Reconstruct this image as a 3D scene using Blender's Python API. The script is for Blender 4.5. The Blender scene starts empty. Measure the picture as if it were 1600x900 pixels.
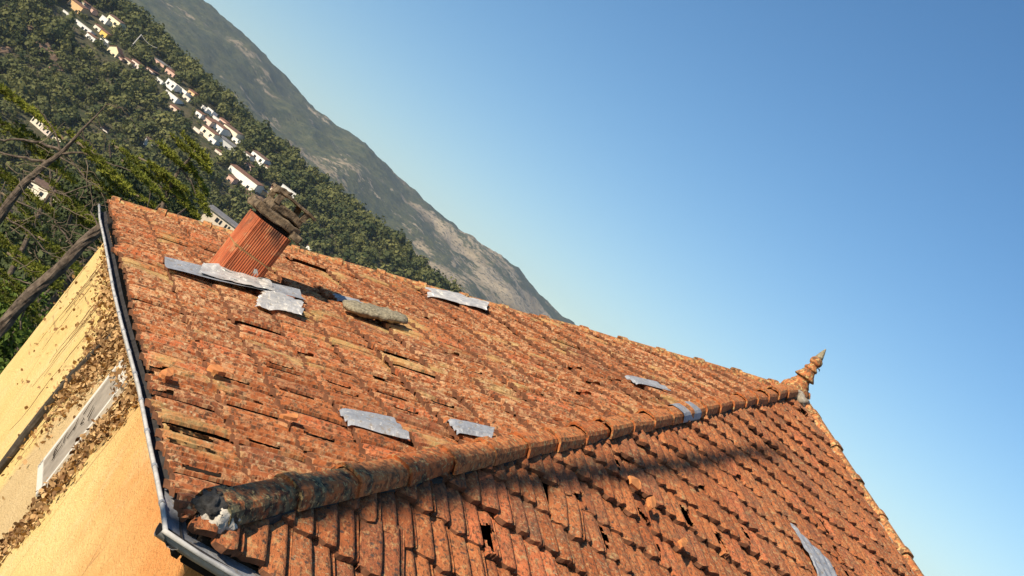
import bpy, bmesh, math, random
import numpy as np
from mathutils import Vector, Matrix, noise
from mathutils.bvhtree import BVHTree

R = math.radians
scene = bpy.context.scene
col = scene.collection
rnd = random.Random(7)
nrs = np.random.RandomState(11)

# ---------------------------------------------------------------- camera
FPX, ROLL, PITCH = 1891.05, 0.65064, 0.04475          # focal length in pixels of a 1600 px wide frame
fwd = Vector((0, math.cos(PITCH), math.sin(PITCH)))
r0 = Vector((1, 0, 0)); u0 = r0.cross(fwd)
cR = r0 * math.cos(ROLL) + u0 * math.sin(ROLL)
cU = -r0 * math.sin(ROLL) + u0 * math.cos(ROLL)
cam_d = bpy.data.cameras.new('camera'); cam = bpy.data.objects.new('camera', cam_d); col.objects.link(cam)
m3 = Matrix((cR, cU, -fwd)).transposed()
cam.matrix_world = m3.to_4x4()
cam_d.sensor_width = 36.0; cam_d.lens = FPX / 1600 * 36.0
cam_d.clip_start = 0.05; cam_d.clip_end = 30000
scene.camera = cam

# ---------------------------------------------------------------- sun and sky
SUN_TO = Vector((0.599, 0.559, -0.420)).normalized()   # direction in which the sunlight travels
sun_d = bpy.data.lights.new('sun', 'SUN'); sun = bpy.data.objects.new('sun', sun_d); col.objects.link(sun)
sun_d.energy = 5.0; sun_d.angle = R(0.53); sun_d.color = (1.0, 0.87, 0.70)
sun.rotation_euler = SUN_TO.to_track_quat('-Z', 'Y').to_euler(); sun.location = (-60, -50, 60)
world = bpy.data.worlds.new('World'); scene.world = world; world.use_nodes = True
wn = world.node_tree; bg = wn.nodes['Background']
sky = wn.nodes.new('ShaderNodeTexSky'); sky.sky_type = 'NISHITA'; sky.sun_disc = False
sky.sun_elevation = math.asin(-SUN_TO.z); sky.sun_rotation = math.atan2(-SUN_TO.x, -SUN_TO.y)
sky.altitude = 300; sky.air_density = 1.0; sky.dust_density = 0.15; sky.ozone_density = 2.0
hs = wn.nodes.new('ShaderNodeHueSaturation'); hs.inputs['Saturation'].default_value = 1.25; hs.inputs['Hue'].default_value = 0.5
wn.links.new(sky.outputs[0], hs.inputs['Color']); wn.links.new(hs.outputs[0], bg.inputs[0]); bg.inputs[1].default_value = 0.095
scene.view_settings.view_transform = 'Standard'; scene.view_settings.look = 'None'
scene.view_settings.exposure = 0.50; scene.view_settings.gamma = 1.0
scene.view_settings.use_curve_mapping = False
scene.cycles.max_bounces = 6; scene.cycles.diffuse_bounces = 3; scene.cycles.volume_bounces = 0
scene.cycles.use_denoising = True

# ---------------------------------------------------------------- helpers
def ray(px, py):
    return fwd + cR * ((px - 800) / FPX) + cU * ((450 - py) / FPX)
def at(px, py, Y):                                     # the point Y metres ahead that is seen at a pixel
    return ray(px, py) * Y
def project(p):
    z = p.dot(fwd)
    return 800 + FPX * p.dot(cR) / z, 450 - FPX * p.dot(cU) / z, z
def mesh(name, verts, faces, mat=None, smooth=False):
    me = bpy.data.meshes.new(name); me.from_pydata([tuple(v) for v in verts], [], faces)
    if mat: me.materials.append(mat)
    if smooth: me.polygons.foreach_set('use_smooth', [True] * len(me.polygons))
    me.update(); return me
def npmesh(name, V, F, mat=None, tid=None, smooth=False):
    V = np.asarray(V, dtype=np.float32); F = np.asarray(F, dtype=np.int32); k = F.shape[1]
    me = bpy.data.meshes.new(name); me.vertices.add(len(V)); me.vertices.foreach_set('co', V.ravel())
    me.loops.add(F.size); me.loops.foreach_set('vertex_index', F.ravel())
    me.polygons.add(len(F)); me.polygons.foreach_set('loop_start', np.arange(0, F.size, k, dtype=np.int32))
    me.polygons.foreach_set('loop_total', np.full(len(F), k, dtype=np.int32))
    if smooth: me.polygons.foreach_set('use_smooth', np.ones(len(F), dtype=bool))
    if tid is not None:
        a = me.attributes.new('tid', 'FLOAT', 'POINT'); a.data.foreach_set('value', np.asarray(tid, dtype=np.float32))
    if mat: me.materials.append(mat)
    me.update(); me.validate(); return me
def ob(name, me, parent=None, mw=None):
    o = bpy.data.objects.new(name, me); col.objects.link(o)
    if parent: o.parent = parent
    if mw is not None: o.matrix_local = mw
    return o
def tag(o, label=None, cat=None, group=None, kind=None):
    if label: o['label'] = label
    if cat: o['category'] = cat
    if group: o['group'] = group
    if kind: o['kind'] = kind
    return o
def empty(name, loc=(0, 0, 0), rz=0):
    o = bpy.data.objects.new(name, None); col.objects.link(o); o.location = loc; o.rotation_euler = (0, 0, rz)
    o.empty_display_size = 0.2; return o
class MB:
    """collects faces for one mesh"""
    def __init__(s): s.v = []; s.f = []
    def quad(s, *p):
        n = len(s.v); s.v += [tuple(q) for q in p]; s.f.append(tuple(range(n, n + len(p))))
    def box(s, c, d, M=None, taper=1.0):
        c = Vector(c); hx, hy, hz = d[0] / 2, d[1] / 2, d[2] / 2; n = len(s.v)
        for z in (-hz, hz):
            t = taper if z > 0 else 1
            for x, y in ((-hx, -hy), (hx, -hy), (hx, hy), (-hx, hy)):
                p = Vector((x * t, y * t, z)); s.v.append(tuple(c + ((M @ p) if M else p)))
        for f in ((3, 2, 1, 0), (4, 5, 6, 7), (0, 1, 5, 4), (1, 2, 6, 5), (2, 3, 7, 6), (3, 0, 4, 7)):
            s.f.append(tuple(n + i for i in f))
    def tube(s, pts, rad, seg=7, cap=True, jit=0):
        pts = [Vector(p) for p in pts]; n0 = len(s.v); k = len(pts); ref = Vector((0.13, 0.27, 0.95))
        if not hasattr(rad, '__len__'): rad = [rad] * k
        for i, p in enumerate(pts):
            t = (pts[min(i + 1, k - 1)] - pts[max(i - 1, 0)]).normalized()
            if abs(t.dot(ref)) > 0.97: a = t.cross(Vector((1, 0, 0))).normalized()
            else: a = t.cross(ref).normalized()
            b = t.cross(a)
            for j in range(seg):
                an = 2 * math.pi * j / seg; r = rad[i] * (1 + jit * (rnd.random() - 0.5))
                s.v.append(tuple(p + a * (r * math.cos(an)) + b * (r * math.sin(an))))
        for i in range(k - 1):
            for j in range(seg):
                j2 = (j + 1) % seg
                s.f.append((n0 + i * seg + j, n0 + i * seg + j2, n0 + (i + 1) * seg + j2, n0 + (i + 1) * seg + j))
        if cap:
            s.f.append(tuple(n0 + j for j in range(seg))[::-1]); s.f.append(tuple(n0 + (k - 1) * seg + j for j in range(seg)))
    def build(s, name, mat, parent=None, smooth=False, mw=None):
        return ob(name, mesh(name, s.v, s.f, mat, smooth), parent, mw)

# ---------------------------------------------------------------- materials
class NT:
    def __init__(s, name, rough=0.9):
        s.m = bpy.data.materials.new(name); s.m.use_nodes = True; s.t = s.m.node_tree
        s.b = s.t.nodes['Principled BSDF']; s.b.inputs['Roughness'].default_value = rough
        s.b.inputs['Specular IOR Level'].default_value = 0.25
        s._pos = None
    def n(s, kind, **kw):
        nd = s.t.nodes.new(kind)
        for k, v in kw.items():
            if k.startswith('i_'):
                key = k[2:]; key = int(key) if key.isdigit() else key.replace('_', ' ')
                if isinstance(v, bpy.types.NodeSocket): s.t.links.new(v, nd.inputs[key])
                else: nd.inputs[key].default_value = v
            else: setattr(nd, k, v)
        return nd
    def pos(s):
        if s._pos is None: s._pos = s.n('ShaderNodeNewGeometry').outputs['Position']
        return s._pos
    def noise(s, scale, detail=4, rough=0.6, vec=None, dist=0.0):
        return s.n('ShaderNodeTexNoise', i_Vector=vec or s.pos(), i_Scale=scale, i_Detail=detail, i_Roughness=rough, i_Distortion=dist).outputs['Fac']
    def voro(s, scale, vec=None, feature='F1'):
        return s.n('ShaderNodeTexVoronoi', i_Vector=vec or s.pos(), i_Scale=scale, feature=feature)
    def ramp(s, f, a, b, lo=0.0, hi=1.0):
        return s.n('ShaderNodeMapRange', i_0=f, i_1=a, i_2=b, i_3=lo, i_4=hi, clamp=True).outputs[0]
    def math(s, op, a, b=0.0):
        return s.n('ShaderNodeMath', operation=op, i_0=a, i_1=b).outputs[0]
    def mix(s, f, a, b, mode='MIX'):
        nd = s.n('ShaderNodeMix', data_type='RGBA', blend_type=mode)
        for i, v in ((0, f), (6, a), (7, b)):
            if isinstance(v, bpy.types.NodeSocket): s.t.links.new(v, nd.inputs[i])
            else: nd.inputs[i].default_value = v if i == 0 else (*v[:3], 1)
        return nd.outputs[2]
    def hsv(s, c, h=0.5, sat=1.0, v=1.0):
        return s.n('ShaderNodeHueSaturation', i_Color=c, i_Hue=h, i_Saturation=sat, i_Value=v).outputs[0]
    def out(s, c, bump=None, bs=0.4, bd=0.01, rough=None):
        if isinstance(c, bpy.types.NodeSocket): s.t.links.new(c, s.b.inputs['Base Color'])
        else: s.b.inputs['Base Color'].default_value = (*c[:3], 1)
        if bump is not None:
            bn = s.n('ShaderNodeBump', i_Strength=bs, i_Distance=bd, i_Height=bump); s.t.links.new(bn.outputs[0], s.b.inputs['Normal'])
        if rough is not None: s.t.links.new(rough, s.b.inputs['Roughness'])
        return s.m
    def rand(s, attr):
        return s.n('ShaderNodeAttribute', attribute_name='tid').outputs['Fac'] if attr else s.n('ShaderNodeObjectInfo').outputs['Random']

def tile_mat(name, attr, face):
    t = NT(name, 0.92); r = t.rand(attr)
    e_, u_ = ((-0.39054, 0.92059, 0), (0.85328, 0.36199, 0.37535)) if face == 'A' else ((0.93027, 0.36686, 0), (-0.34138, 0.86564, 0.36623))
    dt = lambda v: t.n('ShaderNodeVectorMath', operation='DOT_PRODUCT', i_0=t.pos(), i_1=v).outputs['Value']
    sv = t.n('ShaderNodeCombineXYZ', i_0=dt(e_), i_1=t.math('MULTIPLY', dt(u_), 0.42), i_2=r).outputs[0]
    big = t.noise(0.9, 3); mid = t.noise(7, 4, 0.65); fine = t.noise(75, 5, 0.75, vec=sv); fine2 = t.noise(52, 5, 0.75, vec=sv, dist=0.5)
    c = t.mix(r, (0.335, 0.094, 0.029), (0.53, 0.175, 0.057))
    c = t.mix(t.ramp(t.math('FRACT', t.math('MULTIPLY', r, 7.31)), 0.88, 0.94), c, (0.56, 0.16, 0.058))
    c = t.mix(t.ramp(t.math('FRACT', t.math('MULTIPLY', r, 13.7)), 0.72, 1.0, 0, 0.65), c, (0.24, 0.085, 0.045))
    c = t.mix(t.ramp(mid, 0.38, 0.75, 0, 0.7), c, (0.23, 0.075, 0.03))
    if face == 'A':
        c = t.mix(t.ramp(fine, 0.50, 0.57, 0, 0.9), c, (0.085, 0.045, 0.025))
        pale = t.math('MULTIPLY', t.ramp(fine2, 0.49, 0.57), t.ramp(big, 0.36, 0.60, 0.35, 1.0))
        c = t.mix(t.math('MULTIPLY', pale, 0.75), c, (0.68, 0.42, 0.21))
        sp = t.voro(34); m = t.math('MULTIPLY', t.ramp(sp.outputs['Distance'], 0.14, 0.30, 1, 0), t.ramp(t.noise(4.5, 4), 0.54, 0.60))
        c = t.mix(t.math('MULTIPLY', m, 0.7), c, (0.62, 0.50, 0.29))
        c = t.mix(t.ramp(t.noise(1.7, 3, 0.6), 0.57, 0.66, 0, 0.5), c, (0.58, 0.44, 0.17))
    else:
        c = t.mix(t.ramp(fine, 0.505, 0.58, 0, 0.85), c, (0.085, 0.045, 0.025))
        c = t.mix(t.ramp(fine2, 0.53, 0.62, 0, 0.55), c, (0.58, 0.30, 0.12))
        c = t.mix(t.ramp(t.noise(5.5, 5, 0.7), 0.54, 0.66, 0, 0.55), c, (0.13, 0.085, 0.05))
        c = t.mix(t.ramp(t.noise(13, 5, 0.72), 0.58, 0.66, 0, 0.5), c, (0.50, 0.36, 0.16))
        sp = t.voro(22); m = t.math('MULTIPLY', t.ramp(sp.outputs['Distance'], 0.16, 0.24, 1, 0), t.ramp(t.noise(2.3, 2), 0.50, 0.58))
        c = t.mix(t.math('MULTIPLY', m, 0.8), c, (0.05, 0.045, 0.04))
        c = t.mix(t.math('MULTIPLY', t.ramp(t.noise(70, 4), 0.58, 0.66), t.ramp(big, 0.42, 0.6)), c, (0.42, 0.34, 0.19))
    return t.out(c, t.math('ADD', fine, t.math('MULTIPLY', mid, 1.2)), 0.75, 0.012)

def simple(name, c, rough=0.8, var=0.25, scale=8, bump=None, metallic=0.0, c2=None, bs=0.3):
    t = NT(name, rough); t.b.inputs['Metallic'].default_value = metallic
    f = t.noise(scale, 5, 0.65)
    cc = t.mix(t.ramp(f, 0.3, 0.7), [x * (1 - var) for x in c], c2 or [min(1, x * (1 + var)) for x in c])
    return t.out(cc, t.noise(bump, 4) if bump else None, bs)

M = {}
M['tileA'] = tile_mat('terracotta_tile_lichened', False, 'A'); M['tileA_s'] = tile_mat('terracotta_tile_lichened_joined', True, 'A')
M['tileB'] = tile_mat('terracotta_tile_weathered', False, 'B'); M['tileB_s'] = tile_mat('terracotta_tile_weathered_joined', True, 'B')
M['tile_edge'] = simple('algae_stained_tile_edge', (0.165, 0.072, 0.037), 0.95, 0.5, 14, 40)
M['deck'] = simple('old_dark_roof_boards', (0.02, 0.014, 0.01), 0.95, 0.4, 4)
def zinc_mat():
    t = NT('weathered_zinc', 0.6); t.b.inputs['Metallic'].default_value = 0.15
    c = t.mix(t.ramp(t.noise(9, 5, 0.65), 0.3, 0.7), (0.22, 0.235, 0.255), (0.36, 0.37, 0.385))
    c = t.mix(t.ramp(t.noise(22, 4, 0.7), 0.54, 0.66, 0, 0.75), c, (0.24, 0.19, 0.13))
    c = t.mix(t.ramp(t.noise(48, 3), 0.62, 0.68, 0, 0.8), c, (0.55, 0.54, 0.51))
    return t.out(c, t.noise(16, 4), 0.5, 0.02)
M['zinc'] = zinc_mat()
M['zinc_light'] = simple('zinc_gutter', (0.42, 0.405, 0.375), 0.8, 0.3, 14, 25, 0.0, bs=0.2)
M['gutter_shade'] = simple('gutter_shade_paint', (0.035, 0.032, 0.03), 0.9, 0.5, 12)  # near-black paint for the shadow inside the gutter
M['foil'] = simple('crumpled_foil_membrane', (0.52, 0.50, 0.46), 0.45, 0.25, 14, None, 0.3)
M['mortar'] = simple('old_mortar', (0.30, 0.26, 0.20), 0.95, 0.5, 18, 40, bs=0.6)
M['mortar_pale'] = simple('pale_mortar', (0.48, 0.43, 0.35), 0.95, 0.45, 14, 50, bs=0.7)
M['black_mortar'] = simple('blackened_mortar', (0.05, 0.048, 0.045), 0.95, 0.6, 25, 45, bs=0.9)
M['stone'] = simple('lichened_stone', (0.17, 0.145, 0.09), 0.95, 0.55, 45, 60, c2=(0.42, 0.36, 0.24), bs=1.0)
M['cap_stone'] = simple('chimney_cap_concrete', (0.075, 0.058, 0.042), 0.95, 0.55, 22, 35, c2=(0.24, 0.175, 0.105), bs=1.0)
M['flue_joint'] = simple('flue_joint_mortar', (0.30, 0.17, 0.07), 0.95, 0.4, 30, 50)
M['soot'] = simple('soot', (0.012, 0.011, 0.01), 0.95, 0.3, 10)
def flue_mat():
    t = NT('ribbed_flue_terracotta', 0.8)
    c = t.mix(t.ramp(t.noise(5, 4), 0.3, 0.7), (0.36, 0.085, 0.032), (0.50, 0.15, 0.06))
    sm = t.n('ShaderNodeMapping', i_Vector=t.pos(), i_Scale=(14, 14, 2.2))
    c = t.mix(t.ramp(t.noise(2.2, 4, 0.6, vec=sm.outputs[0]), 0.48, 0.70, 0, 0.75), c, (0.20, 0.065, 0.03))
    c = t.mix(t.ramp(t.noise(12, 5, 0.7), 0.54, 0.68, 0, 0.6), c, (0.46, 0.30, 0.15))
    c = t.mix(t.math('MULTIPLY', t.ramp(t.n('ShaderNodeSeparateXYZ', i_0=t.pos()).outputs[2], -0.52, -0.33), t.ramp(t.noise(9, 4), 0.4, 0.65)), c, (0.06, 0.035, 0.025))
    return t.out(c, t.noise(60, 3), 0.2, 0.004)
M['flue'] = flue_mat()
def cap_mat():
    # black-green lichen crust that is thickest low down on the hip and thins out towards the apex
    t = NT('ridge_cap_terracotta', 0.92); r = t.rand(False)
    c = t.mix(r, (0.44, 0.125, 0.036), (0.52, 0.185, 0.06))
    c = t.mix(t.ramp(t.noise(30, 5, 0.7), 0.48, 0.58, 0, 0.85), c, (0.13, 0.06, 0.028))
    crust = t.ramp(t.n('ShaderNodeSeparateXYZ', i_0=t.pos()).outputs[2], -1.15, -0.55, 0.60, 0.34)
    f = t.noise(9, 6, 0.7)
    m = t.n('ShaderNodeMapRange', i_0=t.math('ADD', f, crust), i_1=0.93, i_2=1.05, i_3=0.0, i_4=0.93, clamp=True).outputs[0]
    c = t.mix(m, c, t.mix(t.ramp(t.noise(26, 4), 0.4, 0.62), (0.022, 0.020, 0.016), (0.15, 0.15, 0.085)))
    c = t.mix(t.ramp(t.noise(42, 4, 0.7), 0.56, 0.62, 0, 0.8), c, (0.52, 0.36, 0.15))
    return t.out(c, t.noise(34, 4), 0.6, 0.01)
M['cap'] = cap_mat()
def vcap_mat():
    t = NT('verge_cap_terracotta', 0.92); r = t.rand(False)
    c = t.mix(r, (0.40, 0.13, 0.045), (0.50, 0.21, 0.075))
    c = t.mix(t.ramp(t.noise(22, 5, 0.7), 0.46, 0.56, 0, 0.88), c, (0.11, 0.065, 0.035))
    c = t.mix(t.ramp(t.noise(28, 5, 0.7, dist=0.5), 0.52, 0.6, 0, 0.8), c, (0.56, 0.42, 0.17))
    return t.out(c, t.noise(34, 4), 0.6, 0.01)
M['vcap'] = vcap_mat()
def wall_mat():
    # yellow limewash with an orange light tint painted in, fading away from the eave corner
    t = NT('yellow_stucco', 0.95)
    ob_ = t.n('ShaderNodeTexCoord').outputs['Object']; xyz = t.n('ShaderNodeSeparateXYZ', i_0=ob_)
    v, z = xyz.outputs[0], xyz.outputs[2]
    c = t.mix(t.ramp(t.noise(2.2, 5), 0.3, 0.7), (0.72, 0.51, 0.185), (0.80, 0.60, 0.255))
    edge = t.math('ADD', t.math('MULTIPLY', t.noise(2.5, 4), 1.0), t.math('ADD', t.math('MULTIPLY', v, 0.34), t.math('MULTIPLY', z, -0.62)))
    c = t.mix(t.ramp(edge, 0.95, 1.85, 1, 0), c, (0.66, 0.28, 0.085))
    c = t.mix(t.ramp(t.noise(55, 3), 0.48, 0.68, 0, 0.5), c, (0.58, 0.37, 0.13))
    # rain streaks and a bleached band where the creeper was stripped off
    mp = t.n('ShaderNodeMapping', i_Vector=ob_, i_Scale=(9, 1, 0.7)); st = t.noise(2.0, 5, 0.6, vec=mp.outputs[0])
    far = t.ramp(v, 2.7, 3.0)
    c = t.mix(t.math('MULTIPLY', t.ramp(st, 0.5, 0.75, 0, 0.22), far), c, (0.40, 0.26, 0.12))
    band = t.math('MULTIPLY', t.ramp(v, 2.8, 3.0), t.ramp(v, 4.3, 4.1))
    c = t.mix(t.math('MULTIPLY', band, 0.65), c, (0.52, 0.38, 0.22))
    dr = t.n('ShaderNodeMapping', i_Vector=ob_, i_Scale=(16, 1, 0.5)); drip = t.math('MULTIPLY', t.ramp(t.noise(1.6, 4, 0.6, vec=dr.outputs[0]), 0.56, 0.70), t.ramp(z, -1.6, -0.1))
    c = t.mix(t.math('MULTIPLY', drip, 0.45), c, (0.45, 0.23, 0.08))
    c = t.mix(t.ramp(t.noise(1.3, 6, 0.75), 0.52, 0.66, 0, 0.35), c, (0.78, 0.60, 0.34))
    ck = t.n('ShaderNodeTexVoronoi', i_Vector=t.n('ShaderNodeMapping', i_Vector=ob_, i_Scale=(1.6, 1, 0.8)).outputs[0], i_Scale=1.3, feature='DISTANCE_TO_EDGE').outputs['Distance']
    c = t.mix(t.math('MULTIPLY', t.ramp(ck, 0.004, 0.012, 0.55, 0), t.ramp(t.noise(1.1, 3), 0.45, 0.55)), c, (0.25, 0.14, 0.06))
    return t.out(c, t.math('ADD', t.noise(85, 3), t.noise(30, 4)), 1.0, 0.016)
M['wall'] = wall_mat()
M['white_paint'] = simple('white_window_paint', (0.60, 0.57, 0.50), 0.7, 0.08, 12)
M['shutter'] = simple('grey_blind_panel', (0.29, 0.25, 0.20), 0.9, 0.25, 9, 40)
def leaf_dead():
    t = NT('dead_creeper_leaf', 0.9); r = t.rand(True)
    c = t.mix(r, (0.11, 0.05, 0.02), (0.62, 0.40, 0.18))
    return t.out(t.mix(t.ramp(t.noise(30, 3), 0.4, 0.7, 0, 0.5), c, (0.35, 0.19, 0.08)))
M['dead_leaf'] = leaf_dead()
M['stem'] = simple('dead_creeper_stem', (0.17, 0.105, 0.055), 0.95, 0.5, 20)
M['dark_stem'] = simple('old_dark_creeper_stem', (0.055, 0.045, 0.034), 0.95, 0.5, 20, 30)
M['bark'] = simple('cedar_bark', (0.075, 0.055, 0.040), 0.95, 0.5, 9, 30, c2=(0.19, 0.145, 0.105), bs=1.0)
M['twig'] = simple('dead_twig', (0.19, 0.145, 0.095), 0.95, 0.4, 6)
def leaf_mat(name, a, b, scale=0.0, big=None, trans=0.25):
    t = NT(name, 0.75); r = t.rand(True)
    c = t.mix(r, a, b)
    if big: c = t.mix(t.ramp(t.noise(big, 3), 0.42, 0.62, 0, 0.55), c, [x * 0.55 for x in a])
    m = t.out(c)
    if trans:
        tr = t.n('ShaderNodeBsdfTranslucent', i_Color=c); mx = t.n('ShaderNodeMixShader', i_0=trans)
        t.t.links.new(t.b.outputs[0], mx.inputs[1]); t.t.links.new(tr.outputs[0], mx.inputs[2])
        t.t.links.new(mx.outputs[0], t.t.nodes['Material Output'].inputs[0])
    return m
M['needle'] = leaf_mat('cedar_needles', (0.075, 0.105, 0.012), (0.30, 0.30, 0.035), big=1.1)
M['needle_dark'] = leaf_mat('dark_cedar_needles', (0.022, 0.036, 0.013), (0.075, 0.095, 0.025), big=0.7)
M['broad'] = leaf_mat('laurel_leaves', (0.045, 0.085, 0.012), (0.14, 0.20, 0.03))
M['oak'] = leaf_mat('hill_oak_foliage', (0.050, 0.070, 0.022), (0.205, 0.200, 0.062), trans=0.30)
M['oak_mid'] = leaf_mat('valley_tree_foliage', (0.028, 0.045, 0.014), (0.080, 0.098, 0.030), trans=0.2)
def ground_mat():
    t = NT('hillside_soil_and_scrub', 1.0)
    c = t.mix(t.ramp(t.noise(0.05, 5), 0.4, 0.6), (0.035, 0.045, 0.018), (0.085, 0.075, 0.038))
    c = t.mix(t.ramp(t.noise(0.4, 4), 0.48, 0.68, 0, 0.45), c, (0.20, 0.15, 0.09))
    return t.out(c, t.noise(0.8, 4), 0.6, 0.6)
M['ground'] = ground_mat()
def mountain_mat():
    t = NT('mountain_rock_and_scrub', 1.0); p = t.pos()
    rock = t.mix(t.ramp(t.noise(0.006, 6, 0.65), 0.35, 0.65), (0.20, 0.155, 0.085), (0.48, 0.38, 0.235))
    scrub = t.mix(t.ramp(t.noise(0.03, 4), 0.35, 0.65), (0.036, 0.050, 0.018), (0.105, 0.105, 0.040))
    x = t.n('ShaderNodeSeparateXYZ', i_0=p)
    # bare ground gains on the lower right shoulder, woodland covers the left
    bias = t.math('ADD', t.ramp(x.outputs[0], -1500, 300, 0.16, -0.04), t.ramp(x.outputs[2], 60, 250, -0.05, 0.03))
    f = t.math('ADD', t.math('ADD', t.math('MULTIPLY', t.noise(0.0042, 5, 0.6, dist=0.8), 0.8), t.math('MULTIPLY', t.noise(0.03, 4, 0.7), 0.45)), bias)
    c = t.mix(t.ramp(f, 0.585, 0.645), rock, scrub)
    dots = t.voro(0.045); c = t.mix(t.ramp(dots.outputs['Distance'], 0.20, 0.34, 0.8, 0), c, (0.035, 0.042, 0.020))
    d2 = t.voro(0.095); c = t.mix(t.math('MULTIPLY', t.ramp(d2.outputs['Distance'], 0.22, 0.34, 0.85, 0), t.ramp(t.noise(0.012, 3), 0.4, 0.55)), c, (0.028, 0.036, 0.018))
    return t.out(c, t.math('ADD', t.noise(0.02, 6, 0.7), t.math('MULTIPLY', t.noise(0.1, 3), 0.3)), 0.8, 9)
M['mountain'] = mountain_mat()

# ---------------------------------------------------------------- terrain
def terrain_z(x, y):
    d = math.hypot(x, y) if y > 0 else abs(x) * 0.6
    pts = ((0, -11.5), (25, -12.0), (45, -17), (100, -29), (200, -47), (330, -63), (400, -66))
    if y <= 400:
        q = max(0.0, y); z = pts[-1][1]
        for (a, za), (b, zb) in zip(pts, pts[1:]):
            if q <= b: z = za + (zb - za) * (q - a) / (b - a); break
    else:
        zc = 29 - 0.075 * (x + 276) if x > -500 else 45.8 - 0.02 * (x + 500)
        zc = max(zc, -20)
        up = -66 + 0.325 * (y - 400); dn = zc - 0.30 * (y - (400 + (zc + 66) / 0.325))
        z = -math.log(math.exp(-up / 7) + math.exp(-dn / 7)) * 7 if abs(up - dn) < 200 else min(up, dn)
        z = max(z, -140)
    n = noise.noise(Vector((x / 90, y / 90, 0))) * 6 + noise.noise(Vector((x / 30, y / 30, 3))) * 1.6
    w = min(1.0, max(0.0, (y - 60) / 150))
    return z + n * w
def grid_ground():
    xs = np.concatenate([np.linspace(-6000, -700, 12), np.linspace(-640, 420, 107), np.linspace(500, 6000, 12)])
    ys = np.concatenate([np.linspace(-2500, -80, 8), np.linspace(-40, 900, 118), np.linspace(960, 6000, 16)])
    V = [(x, y, terrain_z(x, y)) for y in ys for x in xs]; nx = len(xs)
    F = [(j * nx + i, j * nx + i + 1, (j + 1) * nx + i + 1, (j + 1) * nx + i) for j in range(len(ys) - 1) for i in range(nx - 1)]
    return V, F
gV, gF = grid_ground()
ground = ob('ground', npmesh('ground', gV, gF, M['ground'], smooth=True)); tag(ground, kind='structure')
gtree = BVHTree.FromPolygons([Vector(v) for v in gV], gF)
def ground_hit(px, py, start=20):
    d = ray(px, py).normalized(); h = gtree.ray_cast(d * start, d)
    return h[0]
# far mountain: crest heights by direction (x/y, elevation)
crest = [(-1.2, .06), (-.8, .068), (-.5, .078), (-.3491, .0745), (-.2891, .0716), (-.2486, .0633), (-.1998, .0612), (-.1692, .0649), (-.1155, .0563), (-.0626, .0569),
         (-.0245, .0594), (.0275, .0524), (.0646, .0473), (.14, .034), (.25, .02), (.45, .012), (1.2, .008)]
def mountain():
    tx = np.concatenate([np.linspace(-1.2, -.46, 30), np.linspace(-.45, .16, 240), np.linspace(.17, 1.2, 40)])
    el = np.interp(tx, [c[0] for c in crest], [c[1] for c in crest])
    V = []; NR = 70
    for i, (t, e) in enumerate(zip(tx, el)):
        yc = 3900 + 350 * math.sin(t * 5)
        for j in range(NR):
            s = j / (NR - 1) * 1.25; y = 1500 + (yc - 1500) * s; x = t * y
            zc = e * math.hypot(t * yc, yc) + 6
            prof = (s ** 1.25) if s <= 1 else 1 - (s - 1) * 1.6
            z = -130 + (zc + 130) * prof
            w = min(1, s * 1.4) * (1 if s < 0.9 else max(0.12, (1 - s) / 0.1) if s < 1 else 1)
            p = Vector((x / 420, y / 420, 1.7))
            rg = 1 - abs(noise.noise(p)) * 2; rg2 = 1 - abs(noise.noise(p * 2.7)) * 2
            z += w * (rg * 28 + rg2 * 11 - 15) + noise.noise(p * 11) * 5.0 * min(1, s * 2) + noise.noise(p * 30) * 2.5
            V.append((x, y, z))
    F = [(i * NR + j, (i + 1) * NR + j, (i + 1) * NR + j + 1, i * NR + j + 1) for i in range(len(tx) - 1) for j in range(NR - 1)]
    return V, F
mV, mF = mountain()
tag(ob('mountain', npmesh('mountain', mV, mF, M['mountain'], smooth=True)), kind='structure')

# ---------------------------------------------------------------- the tiled house: frame
C1 = Vector((-0.41935, 4.22479, -1.16256)); P = Vector((3.08454, 12.93794, 1.52167))
dA = Vector((-0.39054, 0.92059, 0)); dB = Vector((0.93027, 0.36686, 0))
uA = Vector((0.85328, 0.36199, 0.37535)); uB = Vector((-0.34138, 0.86564, 0.36623))
nA = Vector((-0.34554, -0.14659, 0.92688)); nB = Vector((0.13436, -0.34069, 0.93052))
C2 = C1 + dA * 8.28; C3 = C1 + dB * 8.45; C4 = C1 + dA * 10.4 + dB * 10.4; CV = C1 + dA * 8.02
ZG = -11.6
def rel(a, b, z=0.0): return C1 + dA * a + dB * b + Vector((0, 0, z))
W = {}
def kid(name, me, parent=None, mw=None):
    o = bpy.data.objects.new(name, me); col.objects.link(o); mw = mw or Matrix()
    if parent is not None:
        o.parent = parent
        o.matrix_parent_inverse = W.get(parent, parent.matrix_basis).inverted()
    o.matrix_basis = mw; W[o] = mw; return o
def root(name, loc, label, cat, group=None):
    o = empty(name, loc); W[o] = Matrix.Translation(loc); return tag(o, label, cat, group)
def frame(o, x, y, z): return Matrix(((x.x, y.x, z.x, o.x), (x.y, y.y, z.y, o.y), (x.z, y.z, z.z, o.z), (0, 0, 0, 1)))

house = root('tiled_house', rel(4, 4, ZG - C1.z), 'yellow stucco house under a weathered orange hipped tile roof, filling the foreground', 'house')
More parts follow.
